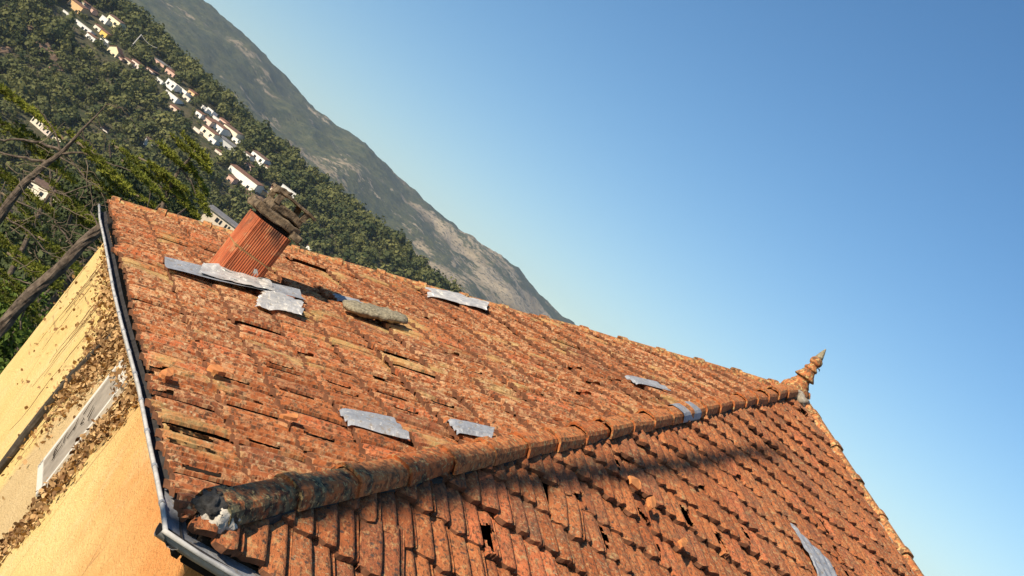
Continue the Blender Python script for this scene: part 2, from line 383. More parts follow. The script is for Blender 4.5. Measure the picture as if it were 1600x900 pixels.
# walls
OV = 0.18; VW = 7.97
def make_wall():
    b = MB(); zt, zb = -0.07, ZG - C1.z
    ring = [(0.16, OV), (VW, OV), (9.6, 9.6), (0.16, 8.1)]
    n = len(ring)
    nv = 40
    # the visible wall is a fine grid so that the plaster can bulge a little
    V = []; 
    nz = 36
    for j in range(nz + 1):
        z = zt + (zb - zt) * (j / nz) ** 1.8
        for i in range(nv + 1):
            v = ring[0][0] + (ring[1][0] - ring[0][0]) * i / nv
            w = 0.012 * noise.noise(Vector((v * 1.1, z * 1.1, 5))) + 0.004 * noise.noise(Vector((v * 5, z * 5, 2)))
            V.append((v, OV + (w if 0 < i < nv else 0), z))
    b.v = V
    for j in range(nz):
        for i in range(nv):
            k = j * (nv + 1) + i; b.f.append((k, k + 1, k + nv + 2, k + nv + 1))
    for k in range(1, n):
        a, c = ring[k], ring[(k + 1) % n]
        b.quad((a[0], a[1], zt), (c[0], c[1], zt), (c[0], c[1], zb), (a[0], a[1], zb))
    return b
wall_fr = frame(C1, dA, Vector((0.92059, 0.39054, 0)), Vector((0, 0, 1)))
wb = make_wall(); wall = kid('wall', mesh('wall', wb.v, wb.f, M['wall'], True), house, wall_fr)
# roof decks
dz = Vector((0, 0, 1))
def deck(name, tri, n, drop):
    a = [p - n * drop for p in tri]; b = [p - n * (drop + 0.03) for p in tri]; m = MB()
    m.quad(*a); m.quad(*b[::-1]); k = len(a)
    for i in range(k): j = (i + 1) % k; m.quad(a[i], b[i], b[j], a[j])
    return m
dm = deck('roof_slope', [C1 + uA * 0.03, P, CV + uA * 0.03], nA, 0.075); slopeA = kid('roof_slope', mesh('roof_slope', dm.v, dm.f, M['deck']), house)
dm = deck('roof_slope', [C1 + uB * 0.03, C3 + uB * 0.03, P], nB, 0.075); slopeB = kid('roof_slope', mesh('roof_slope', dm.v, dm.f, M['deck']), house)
slopeA['label'] = 'broad left roof slope, pale lichen on its tiles'; slopeB['label'] = 'right roof slope below the hip, deeper orange tiles'
# the two far slopes, turned away from the camera: ribbed sheets of tile
for (p, q) in ((CV - dz * .04, C4), (C4, C3)):
    d = (q - p); L = d.length; e = d.normalized(); foot = p + e * (P - p).dot(e); up = P - foot; m = MB(); NX = 90
    for j in range(15):
        s0, s1 = j / 15, (j + 1) / 15
        for i in range(NX):
            def pt(t, s, h): 
                x0 = p.lerp(P, s); x1 = q.lerp(P, s); return x0.lerp(x1, t) + dz * h
            t0, t1 = i / NX, (i + 1) / NX; h0 = 0.012 * (i % 2); h1 = 0.012 * ((i + 1) % 2)
            m.quad(pt(t0, s0, 0.03 + h0), pt(t1, s0, 0.03 + h1), pt(t1, s1, h1), pt(t0, s1, h0))
    o = kid('back_roof_slope', mesh('back_roof_slope', m.v, m.f, M['tileA']), house)

# ---------------------------------------------------------------- roof tiles
TW, TC = 0.205, 0.3225
S = [0, .012, .035, .09, .17, .25, .33, .40, .45, .475, .49, .52, .57, .64, .71, .78, .84, .885, .915, .93, .945, .97, 1.0]
def bumpf(s, c, w): 
    t = abs(s - c) / w
    return 0.5 + 0.5 * math.cos(math.pi * t) if t < 1 else 0.0
PROF = [(0, .002), (.03, .004), (.12, .010), (.24, .020), (.36, .027), (.43, .027), (.455, .022), (.47, .003), (.50, .003), (.58, .010), (.68, .022), (.78, .031), (.845, .031), (.865, .026), (.88, .012), (.905, .012), (.915, .017), (.93, .011), (.95, .017), (.965, .011), (.985, .018), (1.0, .017)]
S = [p[0] for p in PROF]
def prof(s): return float(np.interp(s, S, [p[1] for p in PROF]))
def edge(s):
    return -0.020 * max(0, 1 - abs(s - 0.30) / 0.26) - 0.046 * max(0, 1 - abs(s - 0.72) / 0.24)
YR = [0.0, 0.035, 0.12, 0.24, 0.40]
YB = [i * 0.011 for i in range(27)] + [0.32, 0.36, 0.40]
def tile_mesh(seed, cut=None):
    rn = random.Random(seed); b = MB(); wob = [rn.uniform(-.004, .004) for _ in range(3)]
    rows = YB if cut else YR; SS = sorted(S + [(x + y) / 2 for x, y in zip(S, S[1:])]) if cut else S; ns = len(SS)
    chip = [(rn.uniform(0, 1), rn.uniform(0.006, 0.018)) for _ in range(2)]
    for r, y in enumerate(rows):
        for s in SS:
            yy = y + edge(s) * max(0, 1 - y / 0.12)
            if r == 0:
                for c, dd in chip:
                    if abs(s - c) < 0.07: yy += dd
            z = prof(s) * (1.0 if y < 0.3 else 0.6) + 0.029 * (1 - y / 0.33) + rn.uniform(-.0012, .0012) + wob[0] * math.sin(3 * s + y * 9)
            if r == 0: z -= 0.005
            b.v.append((s * (TW + 0.006), yy, z))
    gone = lambda s_, y_: cut and cut(s_ + 0.10 * noise.noise(Vector((s_ * 7, y_ * 30, seed))), y_ + 0.045 * noise.noise(Vector((s_ * 9, y_ * 20, seed + 4))))
    for r in range(len(rows) - 1):
        for i in range(ns - 1):
            if gone((SS[i] + SS[i + 1]) / 2, (rows[r] + rows[r + 1]) / 2): continue
            k = r * ns + i; b.f.append((k, k + 1, k + ns + 1, k + ns))
    n0 = len(b.v)
    # lips: front and both sides, with their own vertices so that the edge stays crisp
    for i in range(ns - 1):
        if gone((SS[i] + SS[i + 1]) / 2, 0.01): continue
        a, c = Vector(b.v[i]), Vector(b.v[i + 1])
        b.quad(Vector((a.x, a.y + .004, max(.004, a.z - .034))), Vector((c.x, c.y + .004, max(.004, c.z - .034))), c, a)
    for i in (0, ns - 1):
        for r in range(len(rows) - 1):
            a, c = Vector(b.v[r * ns + i]), Vector(b.v[(r + 1) * ns + i]); dn = Vector((0, 0, -0.016))
            b.quad(a, c, c + dn, a + dn)
    me = mesh('roof_tile', b.v, b.f, None)
    for p in me.polygons:
        p.use_smooth = max(p.vertices) < n0
        p.material_index = 1 if (not p.use_smooth and abs(p.normal.y) > 0.5) else 0
    return me
intact = [tile_mesh(i) for i in range(8)]
cuts = [lambda s, y: 0.06 < s < 0.48 and 0.02 < y < 0.20, lambda s, y: s > 0.52 and y < 0.11 - 0.10 * (1 - s), lambda s, y: s < 0.40 and y < 0.14 - 0.2 * s,
        lambda s, y: 0.50 < s < 0.92 and 0.04 < y < 0.19, lambda s, y: s < 0.14 + 0.25 * y and 0.03 < y < 0.26]
broken = [tile_mesh(50 + i, c) for i, c in enumerate(cuts)]
def und(face, v, u):
    o = 0 if face == 'A' else 40
    return 0.022 * noise.noise(Vector((v * 0.8 + o, u * 0.8, 1))) + 0.010 * noise.noise(Vector((v * 2.2 + o, u * 2.2, 4)))
def side(n_, p):                                        # signed distance to a vertical plane through P
    return (p - P).dot(n_)
def vplane(a, inside):
    d = (P - a); n_ = Vector((d.y, -d.x, 0)).normalized()
    if (inside - P).dot(n_) < 0: n_.negate()
    return n_
cenA = (C1 + C2 + P) / 3; cenB = (C1 + C3 + P) / 3
limA = [vplane(C1, cenA), vplane(CV, cenA)]; limB = [vplane(C1, cenB), vplane(C3, cenB)]
def hitA(px, py):
    d = ray(px, py); X = d * (C1.dot(nA) / d.dot(nA)); return (X - C1).dot(dA), (X - C1).dot(uA)
def hitB(px, py):
    d = ray(px, py); X = d * (C1.dot(nB) / d.dot(nB)); return (X - C1).dot(dB), (X - C1).dot(uB)
holesA = [(300, 590, 0), (375, 597, 3), (452, 585, 3), (545, 553, 0), (575, 628, 0), (605, 625, 3), (350, 725, 0), (325, 755, 3), (905, 637, 0), (940, 605, 1),
          (450, 712, 3), (680, 592, 2), (735, 588, 3), (238, 520, 2), (230, 582, 1), (500, 630, 0), (640, 640, 1), (328, 428, 3), (570, 566, 4), (395, 635, 3),
          (615, 640, 3), (300, 622, 1), (440, 660, 4), (370, 560, 2), (865, 575, 3), (1010, 630, 0), (735, 470, 3), (540, 600, 4), (275, 640, 2), (478, 560, 1), (1000, 622, 4), (710, 560, 1), (560, 590, 0), (520, 612, 3), (470, 600, 0), (430, 575, 3), (650, 605, 0), (690, 640, 3), (780, 600, 0), (830, 620, 3), (600, 560, 5), (640, 575, 0), (410, 650, 0), (520, 690, 3), (380, 690, 3), (860, 600, 0), (930, 570, 3), (750, 540, 0), (295, 690, 0), (560, 610, 3), (600, 632, 0)]
holesB = [(740, 812, 2), (752, 870, 3), (1075, 812, 0), (1113, 838, 3), (1030, 862, 4), (1290, 842, 3), (1300, 850, 0), (1120, 715, 1), (895, 775, 1), (985, 760, 4), (1000, 800, 2),
          (1365, 880, 3), (1265, 815, 4), (1070, 745, 1), (940, 860, 4), (1180, 880, 4)]
def tiles_for(face):
    org, e, u, n_ = (C1, dA, uA, nA) if face == 'A' else (C1, dB, uB, nB)
    x_ax = -dA if face == 'A' else dB
    x_ax = x_ax.copy(); y_ax = u; z_ax = n_; lims = limA if face == 'A' else limB
    out = []; K = 24
    for k in range(K):
        uk = (0.012 if face == 'A' else 0.0100) + k * TC
        for i in range(-4, 52):
            if face == 'A': v = (i + 0.5 * (k % 2)) * TW + 0.06          # position of the tile's x = 0 corner, x runs towards C1
            else: v = 1.103 + (i - 6 + 0.5 * ((k - 3) % 2)) * TW - 0.72 * TW
            ctr = org + e * (v - TW / 2 if face == 'A' else v + TW / 2) + u * (uk + TC / 2)
            ds = [side(l, ctr) for l in lims]
            if min(ds) < -0.17: continue
            if uk > 7.4: continue
            out.append([k, i, v, uk, ctr, min(ds) < 0.30, None])
    # damage
    for px, py, var in (holesA if face == 'A' else holesB):
        hv, hu = hitA(px, py) if face == 'A' else hitB(px, py)
        best = min((t for t in out), key=lambda t: ((t[2] + (-TW / 2 if face == 'A' else TW / 2) - hv) / 0.6) ** 2 + (t[3] + 0.12 - hu) ** 2)
        best[6] = var
    res = []
    for k, i, v, uk, ctr, near, var in out:
        rn = random.Random(k * 977 + i * 31 + (5 if face == 'A' else 0))
        if var is None and rn.random() < (0.035 if face == 'A' else 0.012): var = rn.choice([1, 2, 4])
        loose = rn.choice([1.0] * 26 + [2.3] * 4 + [3.6])
        pz = und(face, v, uk) + rn.uniform(-.004, .005) * loose
        o = org + e * (v + rn.uniform(-.004, .004) * loose) + u * (uk + rn.uniform(-.013, .010) * loose) + n_ * pz
        rot = Matrix.Rotation(R(rn.gauss(0, 0.9) * loose), 4, 'Z') @ Matrix.Rotation(R(rn.gauss(-0.4, 1.0) * loose), 4, 'Y') @ Matrix.Rotation(R(rn.gauss(0, 0.6) * loose), 4, 'X')
        mw = frame(o, x_ax, y_ax, z_ax) @ rot
        if var == 5: continue
        me = broken[var] if var is not None else intact[rn.randrange(8)]
        res.append((me, mw, near, ctr, rn.random()))
    return res, lims
def clipped(me, mw, lims):
    bm = bmesh.new(); bm.from_mesh(me); inv = mw.inverted()
    for l in lims:
        co = inv @ (P + l * 0.012); no = (mw.to_3x3().transposed() @ l)
        bmesh.ops.bisect_plane(bm, geom=bm.verts[:] + bm.edges[:] + bm.faces[:], plane_co=co, plane_no=no, clear_inner=True)
    if not bm.faces: bm.free(); return None
    m2 = bpy.data.meshes.new('roof_tile'); bm.to_mesh(m2); bm.free(); return m2
allt = []
for face in 'AB':
    res, lims = tiles_for(face)
    for me, mw, near, ctr, r_ in res:
        if near:
            ok = True
            me2 = clipped(me, mw, lims)
            if me2 is None or len(me2.polygons) < 6: continue
            me = me2
        x, y, z = project(ctr)
        vis = -40 < x < 1640 and -40 < y < 940
        cosv = max(0.05, -(ctr.normalized().dot(nA if face == 'A' else nB)))
        allt.append((cosv / (z * z) if vis else -1 / z, face, me, mw, r_))
allt.sort(key=lambda t: -t[0])
tile_cache = {}
acc = {'A': [[], [], [], 0], 'B': [[], [], [], 0]}
for idx, (area, face, me, mw, r_) in enumerate(allt):
    if idx < 300:
        key = (me.name, face)
        if key not in tile_cache:
            c = me.copy(); mi = [p.material_index for p in me.polygons]; c.materials.clear(); c.materials.append(M['tile' + face]); c.materials.append(M['tile_edge'])
            c.polygons.foreach_set('material_index', mi); tile_cache[key] = c
        kid('roof_tile', tile_cache[key], slopeA if face == 'A' else slopeB, mw)
    else:
        a = acc[face]; n0 = a[3]
        for v in me.vertices: a[0].append(tuple(mw @ v.co)); a[2].append(r_)
        for p in me.polygons:
            vs = list(p.vertices); a[1].append((tuple(n0 + q for q in vs), p.use_smooth, p.material_index))
        a[3] += len(me.vertices)
for face in 'AB':
    V, F, T, n = acc[face]
    me = bpy.data.meshes.new('roof_tiles_far'); me.from_pydata(V, [], [f[0] for f in F]); me.materials.append(M['tile%s_s' % face]); me.materials.append(M['tile_edge'])
    me.polygons.foreach_set('use_smooth', [f[1] for f in F]); me.polygons.foreach_set('material_index', [f[2] for f in F])
    at_ = me.attributes.new('tid', 'FLOAT', 'POINT'); at_.data.foreach_set('value', T); me.update()
    o = kid('distant_roof_tiles', me, slopeA if face == 'A' else slopeB); tag(o, kind='stuff')

# ---------------------------------------------------------------- hip, verge and far hip caps
CAPW = [(-.170, -.014), (-.166, .002), (-.138, .040), (-.100, .056), (0, .062), (.100, .056), (.138, .040), (.166, .002), (.170, -.014)]
def cap_mesh(seed, L=0.455, wide=1.0):
    rn = random.Random(seed); b = MB(); n = len(CAPW)
    rows = [(0.0, 1.12, .011), (0.080, 1.11, .010), (0.082, 1.0, 0.0), (0.25, 0.99, -.004), (L, 0.94, -.010)]
    for y, sc, dz_ in rows:
        for x, z in CAPW:
            b.v.append((x * sc * wide + rn.uniform(-.0012, .0012), y + rn.uniform(-.003, .003), z * sc + dz_ + rn.uniform(-.0012, .0012)))
    for r in range(len(rows) - 1):
        for i in range(n - 1): b.f.append((r * n + i + 1, r * n + i, (r + 1) * n + i, (r + 1) * n + i + 1)[::-1])
    m0 = len(b.v)
    for i in range(n - 1):                              # butt end, 18 mm thick
        a, c = Vector(b.v[i]), Vector(b.v[i + 1]); k = Vector((0.86, 1, 0.80))
        a2 = Vector((a.x * .86, a.y + .004, a.z * .86 - .006)); c2 = Vector((c.x * .86, c.y + .004, c.z * .86 - .006))
        b.quad(a, a2, c2, c); a3, c3 = a2 + Vector((0, .2, -.004)), c2 + Vector((0, .2, -.004)); b.quad(a2, a3, c3, c2)
    me = mesh('cap_tile', b.v, b.f)
    return me
def caps(a, mat, pitch, start, lift, wide, seed, skip=(), name='cap_tile', stop=0.28):
    d = (P - a); L = d.length; y = d.normalized(); x = y.cross(dz).normalized(); z = x.cross(y)
    vs = []
    for q in range(5):
        m = cap_mesh(seed + q, pitch + 0.03, wide); m.materials.append(mat); vs.append(m)
    k = 0; s = start
    while s < L - stop:
        rn = random.Random(seed * 7 + k)
        o = a + y * s + z * (lift + rn.uniform(-.006, .006))
        mw = frame(o, x, y, z) @ Matrix.Rotation(R(rn.gauss(0, 1.2)), 4, 'Z') @ Matrix.Rotation(R(rn.gauss(0, 1.0) + 1.2), 4, 'X')
        if k not in skip: kid(name, vs[rn.randrange(5)], house, mw)
        s += pitch; k += 1
    return x, y, z
hx, hy, hz = caps(C1, M['cap'], 0.425, 0.155, 0.034, 0.47, 100)
vx, vy, vz = caps(CV, M['vcap'], 0.435, 0.02, 0.000, 0.50, 200)
gx, gy, gz = caps(C3, M['vcap'], 0.47, 0.10, 0.016, 0.54, 300)
# bedding mortar under the caps
def bedding(name, a, x, y, z, w, lift, L0, L1, mat, seed):
    b = MB(); n = int((L1 - L0) / 0.06); rn = random.Random(seed)
    for i in range(n + 1):
        s = L0 + (L1 - L0) * i / n; c = a + y * s
        for xx, zz in ((-w, -.085), (-w, lift), (w, lift), (w, -.085)):
            b.v.append(tuple(c + x * (xx + rn.uniform(-.018, .018)) + z * (zz + rn.uniform(-.012, .012))))
    for i in range(n):
        for j in range(3): b.f.append((i * 4 + j, i * 4 + j + 1, i * 4 + j + 5, i * 4 + j + 4))
    b.f += [(0, 1, 2, 3), (n * 4 + 3, n * 4 + 2, n * 4 + 1, n * 4)]
    return kid(name, mesh(name, b.v, b.f, mat), house)
Lh = (P - C1).length
bedding('hip_bedding', C1, hx, hy, hz, 0.068, 0.022, 0.20, Lh - 0.2, M['black_mortar'], 1)
bedding('verge_bedding', CV, vx, vy, vz, 0.078, -0.006, 0.05, (P - CV).length - 0.2, M['mortar'], 2)
bedding('far_hip_bedding', C3, gx, gy, gz, 0.10, 0.016, 0.1, (P - C3).length - 0.2, M['mortar'], 3)
# mortar plug at the foot of the hip
def lump(name, mat, c, r, seed, parent, amp=0.35, seg=14):
    b = MB(); rows = seg // 2 + 1
    for i in range(rows):
        th = math.pi * i / (rows - 1)
        for j in range(seg):
            ph = 2 * math.pi * j / seg; d = Vector((math.sin(th) * math.cos(ph), math.sin(th) * math.sin(ph), math.cos(th)))
            k = 1 + amp * noise.noise(d * 2.3 + Vector((seed, 0, 0))) + amp * .5 * noise.noise(d * 6 + Vector((seed, 3, 0)))
            b.v.append(tuple(Vector(c) + (hx * d.x * r[0] + hy * d.y * r[1] + hz * d.z * r[2]) * k))
    for i in range(rows - 1):
        for j in range(seg): b.f.append((i * seg + j, i * seg + (j + 1) % seg, (i + 1) * seg + (j + 1) % seg, (i + 1) * seg + j)[::-1])
    return kid(name, mesh(name, b.v, b.f, mat, True), parent)
lump('mortar_plug', M['black_mortar'], C1 + hy * 0.14 + hz * 0.055 - hx * 0.0, (0.060, 0.060, 0.050), 3, house, 0.6, 26)
lump('mortar_plug', M['mortar_pale'], C1 + hy * 0.17 + hz * 0.030 + hx * 0.035, (0.062, 0.085, 0.052), 9, house, 0.5, 22)
# finial on the apex: turned terracotta
def lathe(name, prof_, c, mat, parent, seg=20, ax=None):
    b = MB(); ax = ax or dz; x = ax.orthogonal().normalized(); y = ax.cross(x)
    for r, z in prof_:
        for j in range(seg):
            a = 2 * math.pi * j / seg; b.v.append(tuple(c + ax * z + x * (r * math.cos(a)) + y * (r * math.sin(a))))
    for i in range(len(prof_) - 1):
        for j in range(seg): b.f.append((i * seg + j, i * seg + (j + 1) % seg, (i + 1) * seg + (j + 1) % seg, (i + 1) * seg + j))
    b.f.append(tuple(range(seg))[::-1]); b.f.append(tuple((len(prof_) - 1) * seg + j for j in range(seg)))
    return kid(name, mesh(name, b.v, b.f, mat, True), parent)
fin = lathe('finial', [(0.176, -0.080), (0.163, 0.016), (0.132, 0.056), (0.110, 0.072), (0.119, 0.080), (0.088, 0.120), (0.077, 0.152), (0.075, 0.160)], P + dz * 0.03, M['vcap'], house)
lathe('bell_collar', [(0.077, 0.152), (0.119, 0.160), (0.116, 0.172), (0.084, 0.216), (0.069, 0.252), (0.065, 0.264)], P + dz * 0.03, M['vcap'], fin)
lathe('ring', [(0.062, 0.260), (0.077, 0.268), (0.077, 0.288), (0.055, 0.308), (0.046, 0.328), (0.048, 0.336)], P + dz * 0.03, M['vcap'], fin)
lathe('ball', [(0.040, 0.332), (0.063, 0.344), (0.072, 0.372), (0.067, 0.400), (0.048, 0.420), (0.040, 0.424)], P + dz * 0.03, M['vcap'], fin)
lathe('spike', [(0.046, 0.420), (0.040, 0.448), (0.023, 0.504), (0.011, 0.536), (0.005, 0.552)], P + dz * 0.03, M['stone'], fin)
b = MB(); b.tube([P + dz * .34 + cR * .04, P + dz * .30 + cR * .10, P + dz * .28 + cR * .105], 0.006, 6); b.build('wire_hook', M['dark_stem'], None); 
o = bpy.data.objects['wire_hook']; o.parent = fin
for q, (c, r) in enumerate((((-.02, -.30, .02), .11), ((.10, -.42, .0), .09), ((.22, -.20, -.02), .09))):
    lump('apex_mortar', M['mortar'], P + Vector(c) * 0.55 - dz * 0.045, (r, r, r * .6), 20 + q, house, 0.6, 16)
# zinc cover on one hip cap
def hip_cover(s0, s1):
    b = MB(); n = len(CAPW)
    for s in (s0, s1):
        for x, z in CAPW: b.v.append(tuple(C1 + hy * s + hx * x * 0.54 + hz * (z * 0.95 + 0.042)))
    for i in range(n - 1): b.f.append((i, i + 1, n + i + 1, n + i))
    return kid('zinc_hip_cover', mesh('zinc_hip_cover', b.v, b.f, M['zinc']), house)
hip_cover(5.50, 5.95)

# ---------------------------------------------------------------- gutter
def gutter(name, pts, inw, mat=M['zinc_light'], inner=M['gutter_shade']):
    """open half-round trough along pts (outer lip), inw = direction towards the wall"""
    b = MB(); pr = [(0, 0), (.004, -.012), (.014, -.028), (.034, -.042), (.056, -.042), (.074, -.028), (.082, -.008)]
    n = len(pr)
    for p in pts:
        for x, z in pr: b.v.append(tuple(p + inw * x + dz * z))
    for i in range(len(pts) - 1):
        for j in range(n - 1): b.f.append((i * n + j, (i + 1) * n + j, (i + 1) * n + j + 1, i * n + j + 1))
    o = kid(name, mesh(name, b.v, b.f, mat, True), house)
    b2 = MB(); b2.v = [tuple(p + inw * (x * .92 + .004) + dz * (z * .90 + .001)) for p in pts for x, z in pr[1:]]; n2 = n - 1
    b2.f = [(i * n2 + j + 1, (i + 1) * n2 + j + 1, (i + 1) * n2 + j, i * n2 + j) for i in range(len(pts) - 1) for j in range(n2 - 1)]
    kid('shade_liner', mesh('shade_liner', b2.v, b2.f, inner, True), o)  # dark liner stands in for the shade in the open trough
    b = MB(); b.tube(pts, 0.0095, 8); k = kid('rolled_bead', mesh('rolled_bead', b.v, b.f, mat, True), o)
    return o
gp = [(-.085, -.060), (.144, -.058), (.567, -.050), (.875, -.055), (1.626, -.066), (2.88, -.10), (3.8, -.115), (4.774, -.130), (5.7, -.135), (6.628, -.140), (7.42, -.130)]
gpts = [rel(a, b_ + 0.012, -0.012 + 0.006 * math.sin(i * 1.9)) for i, (a, b_) in enumerate(gp)]
g1 = gutter('gutter', gpts, dB)
gp2 = [(-.085, -.060), (-.110, .08), (-.112, .22), (-.112, .60), (-.112, 2.0), (-.11, 8.6)]
g2 = gutter('gutter', [rel(a, b_, -0.012) for a, b_ in gp2], dA)
def along(pts, s):
    for a, b_ in zip(pts, pts[1:]):
        l = (b_ - a).length
        if s <= l: return a.lerp(b_, s / l), (b_ - a).normalized()
        s -= l
    return pts[-1], (pts[-1] - pts[-2]).normalized()
clip = MB(); clip.tube([Vector((0, -.012, 0)), Vector((0, .012, 0))], 0.0125, 8)
clip_me = mesh('gutter_clip', clip.v, clip.f, M['zinc'])
s = 0.25
while s < 8.3:
    p, t = along(gpts, s); x = t.cross(dz).normalized(); kid('gutter_clip', clip_me, g1, frame(p, x, t, x.cross(t))); s += 0.42
# zinc corner tray under the hip foot and timber fascia
b = MB(); b.quad(rel(-.075, -.04, -.03), rel(.35, -.02, -.005), rel(.42, .42, .075), rel(-.02, .45, -.005), rel(-.085, .12, -.03))
kid('corner_tray', mesh('corner_tray', b.v, b.f, M['zinc']), house)
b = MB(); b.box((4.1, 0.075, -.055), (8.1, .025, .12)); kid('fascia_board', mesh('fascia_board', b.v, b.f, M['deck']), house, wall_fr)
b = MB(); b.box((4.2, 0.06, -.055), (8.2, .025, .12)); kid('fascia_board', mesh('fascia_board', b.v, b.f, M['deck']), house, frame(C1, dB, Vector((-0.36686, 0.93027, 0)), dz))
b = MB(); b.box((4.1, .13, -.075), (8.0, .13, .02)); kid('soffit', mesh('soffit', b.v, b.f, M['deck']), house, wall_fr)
# blind window panel on the wall
b = MB(); pv0, pv1, pz0, pz1 = 3.00, 3.52, -1.13, -0.30
yy = OV - 0.022
for (a0, a1, z0, z1) in ((pv0, pv1, pz0, pz0 + .055), (pv0, pv1, pz1 - .05, pz1), (pv0, pv0 + .035, pz0, pz1), (pv1 - .05, pv1, pz0, pz1)):
    b.box(((a0 + a1) / 2, OV - 0.012, (z0 + z1) / 2), (a1 - a0, 0.026, z1 - z0))
fr_ = kid('window_surround', mesh('window_surround', b.v, b.f, M['white_paint']), house, wall_fr)
b = MB(); b.box(((pv0 + pv1) / 2, OV - 0.006, (pz0 + pz1) / 2), (pv1 - pv0 - .1, 0.03, pz1 - pz0 - .1)); kid('blind_panel', mesh('blind_panel', b.v, b.f, M['shutter']), fr_, wall_fr)

# ---------------------------------------------------------------- chimney
def flue_section(hx_, hy_, r, amp=0.0085, pitch=0.0180):
    pts = []; per = []
    def add(p, n): per.append((p, n))
    st = 0.0039
    def line(a, b_, n):
        k = int((b_ - a).length / st)
        for i in range(k): add(a.lerp(b_, i / k), n)
    def arc(c, a0):
        k = int(r * math.pi / 2 / st)
        for i in range(k):
            t = a0 + math.pi / 2 * i / k; d = Vector((math.cos(t), math.sin(t))); add(c + d * r, d)
    line(Vector((-hx_ + r, -hy_)), Vector((hx_ - r, -hy_)), Vector((0, -1))); arc(Vector((hx_ - r, -hy_ + r)), -math.pi / 2)
    line(Vector((hx_, -hy_ + r)), Vector((hx_, hy_ - r)), Vector((1, 0))); arc(Vector((hx_ - r, hy_ - r)), 0)
    line(Vector((hx_ - r, hy_)), Vector((-hx_ + r, hy_)), Vector((0, 1))); arc(Vector((-hx_ + r, hy_ - r)), math.pi / 2)
    line(Vector((-hx_, hy_ - r)), Vector((-hx_, -hy_ + r)), Vector((-1, 0))); arc(Vector((-hx_ + r, -hy_ + r)), math.pi)
    out = []
    for i, (p, n) in enumerate(per):
        k = (i * st / pitch) % 1.0; h = amp * (1 - (2 * abs(k - 0.5)) ** 3); out.append(p + n * h)
    return out
ch_fr = frame(rel(5.18, 0.735, 0), dB, Vector((-0.36686, 0.93027, 0)), dz)         # x along the slope, y away from the camera
SEC = flue_section(0.155, 0.22, 0.045)
def flue(z0, z1, rows=2):
    b = MB(); n = len(SEC)
    for r in range(rows):
        z = z0 + (z1 - z0) * r / (rows - 1)
        for p in SEC: b.v.append((p.x, p.y, z))
    for r in range(rows - 1):
        for i in range(n): b.f.append((r * n + i, r * n + (i + 1) % n, (r + 1) * n + (i + 1) % n, (r + 1) * n + i))
    b.f.append(tuple((rows - 1) * n + i for i in range(n)))
    return mesh('flue', b.v, b.f, M['flue'])
ZJ = 0.575
chim = kid('chimney', flue(-0.05, ZJ), house, ch_fr); chim['label'] = 'ribbed terracotta chimney flue with broken cap'
kid('upper_flue', flue(ZJ + 0.012, 0.845), chim, ch_fr)
def slab(name, c, d, mat, seed, amp, M_=None, parent=chim, taper=1.0):
    """an eroded slab: a subdivided box with a worn surface"""
    bm = bmesh.new(); bmesh.ops.create_cube(bm, size=1.0)
    bmesh.ops.subdivide_edges(bm, edges=bm.edges[:], cuts=5, use_grid_fill=True)
    for v in bm.verts:
        q = Vector((v.co.x * d[0], v.co.y * d[1], v.co.z * d[2]))
        if v.co.z > 0: q.x *= taper; q.y *= taper
        k = noise.noise_vector(q * 9 + Vector((seed, 0, 0))) * amp + noise.noise_vector(q * 26 + Vector((seed, 5, 0))) * amp * .5
        e_ = sum(abs(abs(t) - .5) < 1e-4 for t in v.co)
        if e_ >= 2: q *= 0.965
        q += k; v.co = (M_ @ q if M_ else q) + Vector(c)
    me = bpy.data.meshes.new(name); bm.to_mesh(me); bm.free(); me.materials.append(mat)
    return kid(name, me, parent, ch_fr)
slab('mortar_joint', (0, 0, ZJ + 0.006), (0.321, 0.451, 0.022), M['flue_joint'], 2, 0.003)
slab('soot_throat', (0, 0, 0.862), (0.25, 0.38, 0.06), M['soot'], 2, 0.002)
slab('cap_collar', (-0.025, 0.01, 0.915), (0.39, 0.50, 0.070), M['cap_stone'], 5, 0.020)
slab('cap_block', (0.17, -0.02, 0.885), (0.10, 0.46, 0.06), M['cap_stone'], 8, 0.014)
slab('cap_slab', (0.02, 0.01, 0.985), (0.27, 0.42, 0.065), M['cap_stone'], 11, 0.016)
for q, (x, y) in enumerate(((-.13, -.18), (.145, -.18), (-.13, .19), (.145, .19))):
    slab('cap_post', (x * .85 + .01, y, 1.045), (0.045, 0.05, 0.075), M['cap_stone'], 15 + q, 0.008)
slab('cap_lid', (0.03, 0.01, 1.092), (0.36, 0.46, 0.022), M['cap_stone'], 31, 0.010, Matrix.Rotation(R(3), 3, 'Y'))
slab('cap_rubble', (-0.10, -.10, 1.105), (0.09, 0.20, 0.045), M['cap_stone'], 41, 0.03)
slab('base_mortar', (-0.02, -0.01, 0.27), (0.36, 0.49, 0.10), M['mortar'], 45, 0.016, Matrix.Rotation(R(-21), 3, 'Y'))
